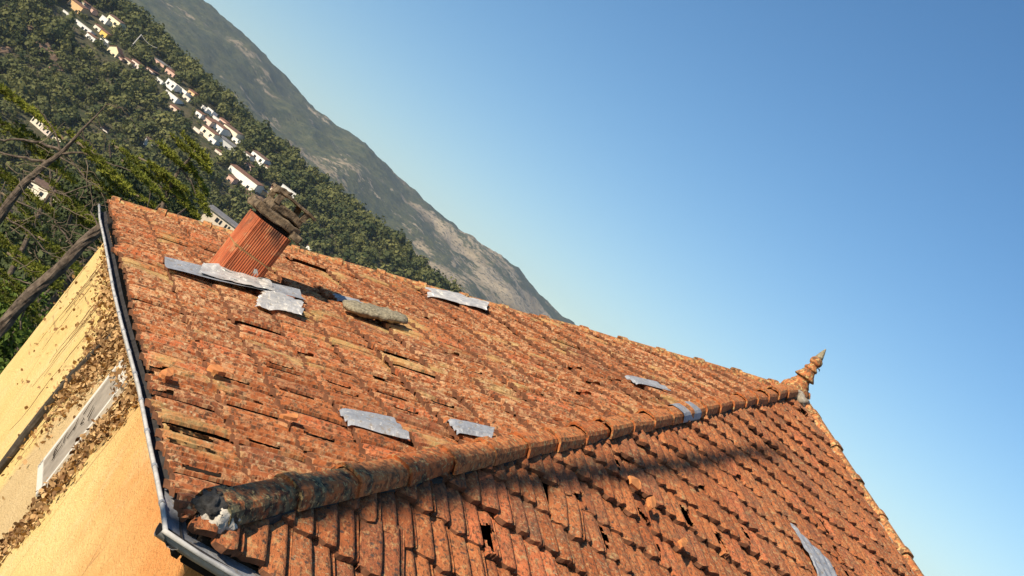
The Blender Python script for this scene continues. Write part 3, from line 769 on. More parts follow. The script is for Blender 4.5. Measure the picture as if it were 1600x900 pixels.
# zinc apron and torn membrane round the foot of the chimney
def sheetA(name, polyf, nu, nv_, mat, parent, lift, crumple=0.0, seed=0, fine=6, thick=0.0, face='A', jag=0.0):
    """polyf(s,t) -> (v,u,h) on a roof slope; a real sheet with folds"""
    e, u, n_ = (dA, uA, nA) if face == 'A' else (dB, uB, nB)
    V = []
    for j in range(nv_ + 1):
        for i in range(nu + 1):
            s, t = i / nu, j / nv_; v, uu, h = polyf(s, t)
            q = Vector((v * fine, uu * fine, seed)); dv = noise.voronoi(q)[0]; k = (dv[1] - dv[0]) * 0.9 + 0.5 * noise.noise(q * 0.6)
            ed = jag * noise.noise(Vector((s * 9, t * 9, seed + 7)))
            V.append(C1 + e * (v + ed) + u * (uu + ed) + n_ * (lift + h + crumple * k + und(face, v, uu)))
    F = [(j * (nu + 1) + i, j * (nu + 1) + i + 1, (j + 1) * (nu + 1) + i + 1, (j + 1) * (nu + 1) + i) for j in range(nv_) for i in range(nu)]
    me = mesh(name, V, F, mat)
    o = kid(name, me, parent)
    if thick: md = o.modifiers.new('thickness', 'SOLIDIFY'); md.thickness = thick
    return o
def lerp2(p00, p10, p11, p01):
    return lambda s, t: tuple((p00[k] * (1 - s) + p10[k] * s) * (1 - t) + (p01[k] * (1 - s) + p11[k] * s) * t for k in range(2)) + (0.0,)
def trough(s, t):
    f = lerp2((4.95, .28), (4.93, 1.30), (4.62, 1.30), (4.62, .28))(s, t); return f[0], f[1], 0.035 * max(0, 1 - t * 2.5) + 0.012 * max(0, t - 0.7) / 0.3
sheetA('zinc_apron', trough, 24, 8, M['zinc'], chim, 0.072, 0.004, 3, 5)
def memb(s, t):
    f = lerp2((4.99, .56), (4.94, 1.06), (4.70, 1.08), (4.72, .52))(s, t); return f[0], f[1], 0.045 * max(0, 1 - t * 2.2) + 0.012 * (1 - abs(2 * t - 1)) + 0.006
sheetA('torn_membrane', memb, 40, 18, M['foil'], chim, 0.072, 0.034, 11, 5.5, jag=0.025)
def ear(s, t): return 4.945 - 0.02 * t, 0.925 + s * 0.075 * (1 - 0.7 * t), 0.02 + 0.11 * t
sheetA('membrane_flap', ear, 6, 8, M['foil'], chim, 0.05, 0.012, 21, 9)

# ---------------------------------------------------------------- loose repair sheets lying on the roof
def patch(label, pts, face='A', h=0.070, crumple=0.005, mat=M['zinc'], name='zinc_sheet', nu=20, nv_=20, seed=1, fine=6, jag=0.0, cat='metal sheet', group='grey repair sheets on the roof', rim=0.0):
    f = lerp2(*pts)
    g = lambda s, t: f(s, t)[:2] + (0.006 * math.sin(f(s, t)[0] * 2 * math.pi / (TW / 2)) + rim * max(0, 1 - abs(t - 0.86) / 0.08) - 0.014 * (max(0, (t - 0.90) / 0.1) + max(0, (0.1 - t) / 0.1) + max(0, (0.06 - s) / .06)),)
    o = sheetA(name, g, nu, nv_, mat, None, h, crumple, seed, fine, jag=jag, thick=0.002, face=face)
    return tag(o, label, cat, group)
patch('long grey zinc sheet tucked under tiles on the left slope, lower of three', [(1.80, .95), (1.80, 1.24), (1.49, 1.26), (1.55, .95)], seed=4, rim=0.012)
patch('short grey zinc sheet just above the hip in the middle of the roof', [(2.02, 1.62), (2.00, 1.90), (1.76, 1.80), (1.76, 1.60)], seed=6, rim=0.012, jag=0.012)
patch('narrow grey zinc sheet high on the left slope near the apex', [(4.76, 4.08), (4.80, 4.38), (4.55, 4.44), (4.54, 4.10)], seed=8)
patch('torn pale grey sheet on the right slope at the bottom edge', [(4.80, 3.78), (5.16, 3.62), (5.16, 3.20), (4.86, 3.18)], 'B', seed=12, crumple=0.012, jag=0.02)
patch('grey zinc strip lying in the chimney shadow to the right of the chimney', [(5.36, 1.66), (5.36, 1.88), (5.22, 1.90), (5.22, 1.68)], seed=14)
patch('crumpled silver membrane scrap lying below the chimney', [(4.66, .98), (4.58, 1.26), (4.02, 1.16), (4.08, .84)], crumple=0.07, mat=M['foil'], name='membrane_scrap', nu=22, nv_=22, seed=23, fine=3.4, jag=0.03, cat='membrane', group='crumpled membranes on the roof')
patch('white membrane draped over the caps of the far roof edge', [(7.26, 3.02), (7.08, 3.66), (6.60, 3.46), (6.72, 2.90)], h=0.068, crumple=0.05, mat=M['foil'], name='membrane_cover', nu=22, nv_=16, seed=33, fine=2.8, jag=0.03, cat='membrane', group='crumpled membranes on the roof')
def stone_piece():
    b = MB(); n, sg = 26, 16
    for i in range(n + 1):
        s = i / n * 2 - 1; prof_ = (1 - abs(s) ** 5) ** 0.5 if abs(s) < 1 else 0
        for j in range(sg):
            a = 2 * math.pi * j / sg; w, h = 0.135 * prof_ * (1.05 - .2 * s), 0.042 * (0.3 + 0.7 * prof_)
            y, z = w * math.cos(a), h * math.sin(a); q = Vector((s * 2.5, y * 9, z * 9)); k = noise.noise(q * 2) * 0.014 + noise.noise(q * 6) * 0.006
            b.v.append(tuple(C1 + dA * (4.68 + y * 1.2 + k) + uA * (1.85 + s * 0.26) + nA * (0.115 + z + k)))
    for i in range(n):
        for j in range(sg): b.f.append((i * sg + j, i * sg + (j + 1) % sg, (i + 1) * sg + (j + 1) % sg, (i + 1) * sg + j))
    o = kid('stone_slab', mesh('stone_slab', b.v, b.f, M['stone'], True)); tag(o, 'long lichen-crusted grey stone lying on the tiles right of the chimney', 'stone')
stone_piece()
# broken shards: pieces of tile lying loose
def shard(face, px, py, L, w, rot, seed, label):
    hv, hu = hitA(px, py) if face == 'A' else hitB(px, py); e, u, n_ = (dA, uA, nA) if face == 'A' else (dB, uB, nB)
    rn = random.Random(seed); b = MB(); ring = []
    for k in range(9):
        a = 2 * math.pi * k / 9; ring.append((L * math.cos(a) * rn.uniform(.7, 1.1), w * math.sin(a) * rn.uniform(.7, 1.1)))
    for z in (0.0, 0.016):
        for x, y in ring: b.v.append((x, y, z + 0.012 * math.cos(y / w * 1.4)))
    b.f = [tuple(range(9))[::-1], tuple(range(9, 18))] + [(k, (k + 1) % 9, 9 + (k + 1) % 9, 9 + k) for k in range(9)]
    x = e * math.cos(rot) + u * math.sin(rot); y = n_.cross(x)
    mw = frame(C1 + e * hv + u * hu + n_ * 0.075, x, y, n_) @ Matrix.Rotation(R(rn.uniform(-12, 12)), 4, 'X')
    o = kid('tile_shard', mesh('tile_shard', b.v, b.f, M['shard']), None, mw); tag(o, label, 'tile shard', 'loose tile shards on the roof')
M['shard'] = simple('fresh_broken_terracotta', (0.58, 0.22, 0.07), 0.9, 0.25, 20, 40)
shard('B', 975, 768, .075, .05, 0.6, 1, 'bright orange tile shard below the middle of the hip shadow')
shard('B', 1001, 800, .09, .035, 1.2, 2, 'narrow bright shard standing on end on the right slope')
shard('B', 1050, 862, .08, .03, 1.0, 3, 'thin pinkish shard beside a hole near the bottom edge')
shard('A', 330, 604, .07, .05, 0.2, 4, 'curved orange shard beside the gap on the lower left slope')
shard('A', 445, 680, .06, .04, 0.9, 5, 'small orange shard low on the left slope above the hip')
shard('A', 252, 612, .10, .03, 0.3, 6, 'long tile sliver poking out at the gutter edge')

# ---------------------------------------------------------------- dead creeper on the wall
vine = root('dead_creeper', rel(4.2, OV, ZG - C1.z), 'dead climbing creeper with curled brown leaves on the yellow wall', 'creeper')
def wallp(v, z, out=0.0): return wall_fr @ Vector((v, OV - out, z))
def dens_sample(rn):
    """where leaves hang: a mat under the eave, and strips that run down the wall"""
    k = rn.random()
    if k < 0.50:
        v = 2.9 + 4.85 * rn.random() ** 0.85; top = 0.50 - 0.30 * max(0, (v - 4.8) / 3.2); z = -0.07 - min(1.1, abs(rn.gauss(0, 0.45))) * top
    elif k < 0.74:
        z = -0.1 - rn.random() ** 1.1 * 2.3; v = 2.58 + 0.20 * min(1.2, -z) + rn.gauss(0, 0.09) + 0.05 * math.sin(z * 7) + 0.05 * math.sin(z * 17)
    elif k < 0.98:
        z = -0.1 - abs(rn.gauss(0, 0.42)); v = 4.25 + rn.gauss(0, 0.28)
    else:
        v = rn.uniform(4.4, 7.9); z = -0.2 - rn.random() ** 2 * 1.3
    return v, z
def leaves(n, seed):
    rn = random.Random(seed); V = []; F = []; T = []
    for _ in range(n):
        v, z = dens_sample(rn)
        if 2.97 < v < 3.62 and z < -0.42 and rn.random() < 0.97: continue
        o = 0.008 + rn.random() ** 1.5 * 0.042; c = wallp(v, z, o); r_ = rn.uniform(0.008, 0.022)
        a = Vector((rn.gauss(0, 1), rn.gauss(0, 1), rn.gauss(0, 1) - 0.8)).normalized(); b_ = a.orthogonal().normalized(); b_ = (Matrix.Rotation(rn.uniform(0, 6.28), 3, a) @ b_)
        n_ = a.cross(b_); k0 = len(V); cup = rn.uniform(-.5, .9); t = rn.random()
        for s_, w in ((-1, 0.15), (-.3, .75), (.35, .6), (1, .05)):
            for q in (-1, 0, 1):
                p = c + a * (r_ * s_) + b_ * (r_ * w * q) + n_ * (r_ * (cup * abs(q) * w + 0.35 * cup * s_ * s_)); V.append(tuple(p)); T.append(t)
        for i in range(3):
            for j in range(2): F.append((k0 + i * 3 + j, k0 + i * 3 + j + 1, k0 + i * 3 + j + 4, k0 + i * 3 + j + 3))
    return V, F, T
lv = leaves(8500, 5); o = kid('dry_leaves', npmesh('dry_leaves', *lv[:2], M['dead_leaf'], lv[2]), vine); tag(o, kind='stuff')
sb = MB(); rn = random.Random(8)
for q in range(40):
    v = rn.choice([rn.uniform(2.6, 2.95), rn.uniform(3.6, 4.7), rn.uniform(4.2, 7.8), rn.uniform(4.2, 7.8)]); z = -0.12 - rn.random() * 0.5; pts = []; L = rn.uniform(0.25, 1.1) if v > 3.6 else rn.uniform(0.3, 2.0); k = 9
    dv = rn.uniform(-.05, .10)
    for i in range(k):
        pts.append(wallp(v + dv * i / k + 0.07 * noise.noise(Vector((i * .7, q, 0))), z - L * i / k, 0.010 + 0.008 * rn.random()))
    sb.tube(pts, [rn.uniform(.002, .0045) * (1 - .6 * i / k) for i in range(k)], 4, False)
tag(kid('creeper_stems', mesh('creeper_stems', sb.v, sb.f, M['stem']), vine), kind='stuff')
sb = MB()
sb.tube([wallp(4.56 + 0.03 * math.sin(i * .9), -0.75 - i * 0.30, 0.02) for i in range(16)], [0.034 - 0.0007 * i for i in range(16)], 8, True, 0.25)
sb.tube([wallp(4.54, -0.78, 0.02), wallp(4.40, -0.58, 0.03), wallp(4.30, -0.42, 0.03), wallp(4.2, -0.15, 0.03)], [0.03, 0.024, 0.018, 0.010], 7, True, 0.25)
kid('main_stem', mesh('main_stem', sb.v, sb.f, M['dark_stem']), vine)
sb = MB(); rn = random.Random(77)
for q in range(11):
    v = rn.uniform(3.08, 3.36); z = rn.uniform(-1.03, -0.55); a = rn.uniform(0.2, 1.1)
    sb.tube([wallp(v + i * .035 * math.cos(a), z + .035 * i * math.sin(a) + rn.gauss(0, .01), 0.03) for i in range(4)], [0.003, .003, .0025, .0015], 4, False)
kid('creeper_twigs', mesh('creeper_twigs', sb.v, sb.f, M['dark_stem']), vine)

# ---------------------------------------------------------------- cedars beside the house
def tufts(V, F, T, c, n, r_, rn, up, shade):
    """needle tufts: short blades fanned about the upward direction"""
    for _ in range(n):
        d = Vector((rn.gauss(0, 1), rn.gauss(0, 1), rn.gauss(0.35, 0.6))).normalized(); L = r_ * rn.uniform(.6, 1.2); w = d.orthogonal().normalized() * (L * 0.17)
        w = Matrix.Rotation(rn.uniform(0, 6.28), 3, d) @ w; k = len(V)
        V += [tuple(c - w), tuple(c + w), tuple(c + d * L)]; F.append((k, k + 1, k + 2)); t = min(1, max(0, shade + rn.gauss(0, .16))); T += [t, t, t]
def spray(V, F, T, tw, a, b_, width, n, rn, tuft=0.10, droop=0.25, shade=0.6):
    """a flat cedar branch from a to b with side twigs carrying tufts"""
    d = b_ - a; L = d.length; e = d.normalized(); sd = e.cross(dz).normalized()
    main = [a + d * t - dz * (droop * L * t * t * 0.5) + sd * (0.05 * L * noise.noise(Vector((t * 3, a.x, a.z)))) for t in [i / 7 for i in range(8)]]
    tw.tube(main, [0.022 * (1 - .8 * i / 7) * L ** 0.5 for i in range(8)], 5, False)
    ns = max(8, int(L * 15))
    for k in range(ns):
        t = 0.12 + 0.88 * (k + rn.random()) / ns; i = min(6, int(t * 7)); p = main[i].lerp(main[i + 1], t * 7 - i); s = 1 if k % 2 else -1
        l = width * (0.25 + 0.75 * math.sin(math.pi * min(1, t * 0.9 + .12))) * rn.uniform(.6, 1.15)
        tip = p + sd * (s * l) + e * (l * 0.55) - dz * (l * rn.uniform(.0, .35)) ; tw.tube([p, p.lerp(tip, .5) + dz * (.03 * l), tip], [.006, .005, .002], 4, False)
        m = max(3, int(n * l / width))
        for j in range(m):
            q = p.lerp(tip, (j + rn.random()) / m) + Vector((rn.gauss(0, .03), rn.gauss(0, .03), rn.gauss(0.01, .02)))
            tufts(V, F, T, q, 13, tuft, rn, dz, shade)
    for j in range(int(n * 8)):
        t = rn.random(); i = min(6, int(t * 7)); q = main[i].lerp(main[i + 1], t * 7 - i) + Vector((rn.gauss(0, .04), rn.gauss(0, .04), rn.gauss(.02, .03))); tufts(V, F, T, q, 7, tuft, rn, dz, shade)
def pxs(lst, Y): return [at(x, y, Y + (q[0] if q else 0)) for x, y, *q in lst]
def cedar(label, base_px, Y, trunk, trunk_r, limbs, sprays, seed, nmat='needle'):
    rn = random.Random(seed); tp = pxs(trunk, Y); g = Vector((tp[0].x, tp[0].y, terrain_z(tp[0].x, tp[0].y)))
    o = root('cedar_tree', g, label, 'tree', 'cedars beside the house')
    b = MB(); pts = [g + (tp[0] - g) * (i / 4) for i in range(4)] + tp; n = len(pts)
    rr = [trunk_r[0] * 1.5, trunk_r[0] * 1.3, trunk_r[0] * 1.2, trunk_r[0] * 1.1] + [trunk_r[0] + (trunk_r[1] - trunk_r[0]) * i / (len(tp) - 1) for i in range(len(tp))]
    dense = []; dr = []
    for i in range(n - 1):
        for k in range(4): 
            t = k / 4; dense.append(pts[i].lerp(pts[i + 1], t) + Vector((noise.noise(Vector((i + t, seed, 0))), 0, 0)) * 0.04); dr.append(rr[i] * (1 - t) + rr[i + 1] * t)
    dense.append(pts[-1]); dr.append(rr[-1]); b.tube(dense, dr, 16, True, 0.22)
    kid('trunk', mesh('trunk', b.v, b.f, M['bark']), o)
    for pl, ra, rb in limbs:
        ra *= .65; rb *= .65; b = MB(); q = pxs(pl, Y); k = len(q); fine = []; fr2 = []
        for i in range(k - 1):
            for j in range(4):
                t = j / 4; fine.append(q[i].lerp(q[i + 1], t) + Vector((noise.noise(Vector((i + t * 2, ra * 90, 1))), noise.noise(Vector((i + t * 2, ra * 90, 8))), noise.noise(Vector((i + t * 2, ra * 90, 4))))) * 0.05); fr2.append(ra + (rb - ra) * (i + t) / (k - 1))
        fine.append(q[-1]); fr2.append(rb); b.tube(fine, fr2, 7, True, 0.1)
        kid('limb', mesh('limb', b.v, b.f, M['bark']), o)
    V, F, T = [], [], []; tw = MB()
    for (x0, y0, x1, y1, wd, nn, dpt, sh) in sprays:
        spray(V, F, T, tw, at(x0, y0, Y + dpt), at(x1, y1, Y + dpt + rn.uniform(-.6, .6)), wd, nn, rn, shade=sh)
    if tw.v: tag(kid('twigs', mesh('twigs', tw.v, tw.f, M['twig']), o), kind='stuff')
    if V: c = kid('crown', npmesh('crown', V, F, M[nmat], T), o); tag(c, kind='stuff')
    return o
cedar('dead-topped cedar with bare grey limbs at the left edge', None, 26,
      [(-70, 430), (0, 338), (40, 285), (72, 256), (97, 238), (128, 203), (165, 165)], (0.12, 0.012),
      [([(165, 165), (190, 168), (208, 190), (212, 205)], .018, .005), ([(150, 180), (160, 200), (165, 222), (160, 240)], .014, .004), ([(120, 212), (140, 220), (150, 235), (152, 255)], .016, .005), ([(97, 238), (62, 222), (30, 216), (0, 218)], .06, .03), ([(75, 256), (40, 246), (0, 238)], .06, .03),  ([(95, 240), (130, 240), (170, 255), (205, 268)], .04, .015),
       ([(92, 243), (120, 262), (140, 290), (145, 330)], .03, .012), ([(45, 280), (75, 298), (100, 305), (150, 287)], .045, .015), ([(97, 238), (85, 205), (70, 180), (55, 165)], .035, .01),
       ([(165, 165), (182, 163), (200, 172)], .02, .006), ([(128, 203), (132, 225), (140, 240)], .02, .006), ([(95, 240), (112, 250), (125, 270), (128, 285)], .02, .006), ([(140, 190), (160, 205), (172, 225)], .015, .005),
       ([(20, 310), (60, 330), (90, 345)], .03, .01), ([(10, 340), (45, 362), (75, 395), (110, 410)], .035, .012)],
      [(-40, 110, 105, 195, .45, 7, 1.5, .85), (-30, 125, 70, 175, .3, 6, 1.2, .8), (120, 222, 215, 290, .45, 7, 0, .8), (125, 270, 235, 335, .5, 7, .5, .75), (150, 300, 300, 352, .45, 7, .8, .6), (190, 250, 262, 305, .35, 7, .8, .55), (150, 262, 200, 300, .3, 6, .2, .5),
       (205, 262, 255, 300, .3, 6, .3, .4), (0, 300, 60, 340, .4, 4, 2, .3), (10, 395, 95, 440, .5, 7, -1, .6), (100, 205, 165, 250, .35, 6, 1, .6), (-30, 170, 60, 225, .5, 7, 2, .5), (40, 225, 120, 275, .5, 7, 2, .6), (0, 270, 90, 325, .5, 7, 2, .55), (80, 300, 160, 345, .5, 7, 2, .55), (60, 370, 140, 420, .5, 7, 1, .6), (-30, 300, 40, 350, .5, 7, 2, .5), (20, 190, 95, 240, .4, 5, 2, .4), (60, 270, 150, 330, .5, 6, 2, .5), (-20, 250, 50, 300, .5, 6, 2, .45), (20, 340, 110, 395, .5, 6, 2, .5), (110, 330, 165, 375, .4, 6, 2, .45), (-20, 355, 40, 400, .5, 6, 1, .6), (-10, 420, 60, 470, .5, 7, -1, .55)], 3)
cedar('green cedar with drooping yellow-green boughs behind the roof corner', None, 30,
      [(150, 520), (190, 455), (225, 405), (248, 345), (262, 300), (282, 262), (305, 235)], (0.10, 0.025),
      [([(262, 300), (240, 285), (215, 280)], .05, .02), ([(282, 262), (300, 285), (310, 310)], .04, .015), ([(240, 330), (262, 312), (280, 305)], .04, .015), ([(235, 290), (232, 310), (226, 335)], .025, .012), ([(250, 292), (258, 318), (262, 330)], .02, .01)],
      [(265, 212, 335, 262, .35, 9, 0, .95), (282, 208, 332, 250, .28, 9, .3, 1.0), (245, 222, 285, 250, .3, 7, .3, .6), (215, 245, 300, 290, .45, 8, 0, .7), (235, 262, 318, 332, .45, 8, .2, .7), (265, 275, 312, 340, .3, 7, .3, .65), (290, 250, 328, 300, .3, 7, .2, .6),
       (175, 225, 250, 275, .4, 6, .5, .55), (255, 240, 300, 262, .3, 6, .5, .5), (205, 300, 290, 345, .5, 6, .8, .35), (300, 290, 330, 330, .25, 6, .4, .6)], 5)
cedar('thick topped cedar trunk standing behind the gutter', None, 23,
      [(-30, 545), (20, 490), (70, 440), (110, 402), (150, 363), (172, 338)], (0.13, 0.10),
      [([(120, 395), (105, 372), (92, 352), (85, 345)], .035, .01), ([(150, 365), (125, 350), (100, 352), (80, 358)], .02, .008), ([(135, 385), (155, 395), (168, 412), (166, 425)], .045, .03), ([(60, 448), (35, 440), (15, 432)], .03, .01), ([(95, 418), (110, 440), (140, 455)], .025, .008), ([(158, 360), (140, 330), (150, 312)], .03, .01), ([(45, 465), (30, 500), (32, 515)], .03, .02)],
      [(110, 420, 165, 455, .4, 7, 1.5, .5), (20, 395, 100, 440, .5, 7, 2, .55), (90, 460, 140, 500, .4, 6, 1.5, .45), (30, 470, 80, 520, .4, 5, 2, .25), (-10, 440, 30, 480, .4, 5, 2, .4)], 7)
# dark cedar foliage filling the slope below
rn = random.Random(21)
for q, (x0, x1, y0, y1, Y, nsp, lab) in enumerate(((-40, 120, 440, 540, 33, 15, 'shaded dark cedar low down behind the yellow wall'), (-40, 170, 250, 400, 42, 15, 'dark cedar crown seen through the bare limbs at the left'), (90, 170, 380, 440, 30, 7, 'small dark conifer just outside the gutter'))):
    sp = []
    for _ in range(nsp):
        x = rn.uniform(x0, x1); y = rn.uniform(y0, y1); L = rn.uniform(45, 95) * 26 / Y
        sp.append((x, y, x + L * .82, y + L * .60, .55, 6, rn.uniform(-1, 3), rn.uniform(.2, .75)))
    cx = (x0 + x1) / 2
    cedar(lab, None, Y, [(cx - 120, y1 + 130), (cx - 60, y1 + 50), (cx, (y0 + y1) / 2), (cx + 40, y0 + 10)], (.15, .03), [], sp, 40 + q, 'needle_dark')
# bare twigs in the cedars: one thing, a dead shrub of fine branches
dead = root('dead_branches', at(60, 480, 25), 'tangle of fine bare grey twigs hanging in front of the cedars', 'branches')
tw = MB(); rn = random.Random(31)
for q in range(120):
    x, y = rn.uniform(0, 180), rn.uniform(215, 455)
    if y > 460 - 0.3 * x or y < 240 - .3 * x: continue
    Y = rn.uniform(23, 29); L = rn.uniform(15, 60); a = rn.uniform(-0.6, 1.7); pts = []
    for i in range(6):
        pts.append(at(x, y, Y)); a += rn.gauss(0, .35); x += math.cos(a) * L / 5; y += math.sin(a) * L / 5
    r_ = rn.uniform(.005, .013); tw.tube(pts, [r_ * (1 - .75 * i / 5) for i in range(6)], 4, False)
tag(kid('twigs', mesh('twigs', tw.v, tw.f, M['twig']), dead), kind='stuff')

# ---------------------------------------------------------------- broadleaf trees
def leaf_crown(n, rad, leaf, seed, lobes=9):
    """leaf-sized faces spread through a lobed crown"""
    rs = np.random.RandomState(seed); cs = rs.normal(size=(lobes, 3)); cs /= np.linalg.norm(cs, axis=1)[:, None]; cs *= np.array(rad) * 0.55
    lr = rs.uniform(.42, .62, lobes) * min(rad); idx = rs.randint(0, lobes, n); d = rs.normal(size=(n, 3)); d /= np.linalg.norm(d, axis=1)[:, None]
    d[:, 2] = np.where(rs.rand(n) < .6, np.abs(d[:, 2]), d[:, 2])
    r_ = lr[idx] * (0.55 + 0.5 * rs.rand(n) ** 0.5); c = cs[idx] + d * r_[:, None]
    nn = d + rs.normal(size=(n, 3)) * .55; nn /= np.linalg.norm(nn, axis=1)[:, None]
    a = np.cross(nn, rs.normal(size=(n, 3))); a /= np.linalg.norm(a, axis=1)[:, None]; b_ = np.cross(nn, a)
    s = leaf * rs.uniform(.6, 1.3, n)[:, None]
    V = np.stack([c - a * s * .9, c - b_ * s * .5, c + a * s, c + b_ * s * .5], 1).reshape(-1, 3); F = np.arange(4 * n).reshape(-1, 4)
    t = np.clip(rs.normal(.5, .22, n) + (c[:, 2] / rad[2]) * .15, 0, 1); T = np.repeat(t, 4)
    return V, F, T
def trunk_mesh(h, r_, seed):
    b = MB(); rn = random.Random(seed); b.tube([(0, 0, 0), (.05 * h, 0, .35 * h), (.02 * h, .03 * h, .7 * h)], [r_, r_ * .7, r_ * .4], 8)
    for k in range(5):
        a = rn.uniform(0, 6.28); b.tube([(.03 * h, .01 * h, .4 * h + k * .05 * h), (.15 * h * math.cos(a), .15 * h * math.sin(a), .7 * h), (.28 * h * math.cos(a), .28 * h * math.sin(a), .85 * h)], [r_ * .4, r_ * .25, r_ * .1], 6)
    return mesh('trunk', b.v, b.f, M['bark'])
crown_near = [npmesh('crown', *(lambda q: (q[0], q[1]))(leaf_crown(9000, (2.0, 2.0, 1.7), .075, 60)), M['broad'], leaf_crown(9000, (2.0, 2.0, 1.7), .075, 60)[2])]
crown_mid = []
for q in range(3):
    V, F, T = leaf_crown(5200, (3.4, 3.4, 3.0), .20, 70 + q, 12); crown_mid.append(npmesh('crown', V, F, M['oak_mid'], T))
trunk_me = [trunk_mesh(7.0, .22, 1), trunk_mesh(6.5, .2, 2)]
def tree(px, py, Y, crown, label, k, sc=1.0):
    c = at(px, py, Y); zg = terrain_z(c.x, c.y); o = root('broadleaf_tree', Vector((c.x, c.y, zg)), label, 'tree', 'broadleaf trees below the house')
    h = max(2.0, c.z - zg); mw = Matrix.Translation((c.x, c.y, zg)) @ Matrix.Rotation(k * 1.3, 4, 'Z') @ Matrix.Diagonal((h / 5.5, h / 5.5, h / 5.5, 1)); kid('trunk', trunk_me[k % 2], o, mw)
    kid('crown', crown, o, Matrix.Translation(c) @ Matrix.Rotation(k * 2.1, 4, 'Z') @ Matrix.Diagonal((sc, sc, sc, 1)))
tree(25, 570, 27, crown_near[0], 'bright green laurel below the far wall corner at the left edge', 0, 1.0)
tree(-45, 640, 25, crown_near[0], 'bright green laurel cut off by the left edge of the picture', 1, 0.9)
for k, (px, py, Y, lab) in enumerate(((60, 520, 48, 'dark tree between the wall and the laurels'), (-10, 490, 60, 'dark tree at the left edge behind the cedar trunk'), (110, 470, 62, 'dark tree close to the wall corner, behind the cedar'), (20, 430, 85, 'valley tree below the house with grey roof'),
        (120, 400, 90, 'valley tree behind the leaning trunk'), (-20, 400, 110, 'valley tree at the left edge beside the pink house'), (150, 340, 105, 'valley tree left of the far gutter end'), (90, 350, 150, 'valley tree in front of the white house among the cedars'), (40, 345, 170, 'small valley tree left of the white house'), (200, 300, 120, 'valley tree behind the drooping boughs'), (255, 320, 140, 'valley tree behind the green cedar'))):
    tree(px, py, Y, crown_mid[k % 3], lab, k, 1.0 + .12 * (k % 4))

# unseen tree added so that its limb throws the soft shadow below the hip
def shade_tree():
    back = -SUN_TO * (13.0 / -SUN_TO.z * 0.40)
    on = [C1 + dB * v + uB * u for v, u in ((0.5, 0.5), (1.24, 1.24), (2.31, 2.27), (3.01, 2.94), (3.91, 3.82), (4.8, 4.72), (5.45, 5.38))]
    pts = [p + nB * 0.05 + back for p in on]
    dr = (pts[0] - pts[1]).normalized(); start = pts[0] + dr * 3.0 - dz * 1.5; foot = start + dr * 1.5 - dz * 0.5; g = Vector((foot.x, foot.y, -12.0))
    o = root('added_shade_tree', g, 'unseen tree added left of the view to shade the tiles below the hip', 'tree')
    b = MB(); b.tube([g, g.lerp(foot, .5) + dr * .3, foot, foot + dz * 2.5 + dr * .4], [.32, .24, .18, .08], 10); kid('trunk', mesh('trunk', b.v, b.f, M['bark']), o)
    b = MB(); b.tube([foot - dz * .3, start] + pts, [.11, .09, .070, .066, .062, .060, .055, .045, .015], 9); kid('limb', mesh('limb', b.v, b.f, M['bark']), o)
    V, F, T = [], [], []; rn = random.Random(3)
    for i in range(1, len(pts) - 1):
        for k in range(22):
            c = pts[i].lerp(pts[i + 1], rn.random()) + Vector((rn.gauss(0, .04), rn.gauss(0, .04), rn.gauss(0, .04))); tufts(V, F, T, c, 4, 0.06, rn, dz, .5)
    tag(kid('crown', npmesh('crown', V, F, M['needle_dark'], T), o), kind='stuff')
shade_tree()

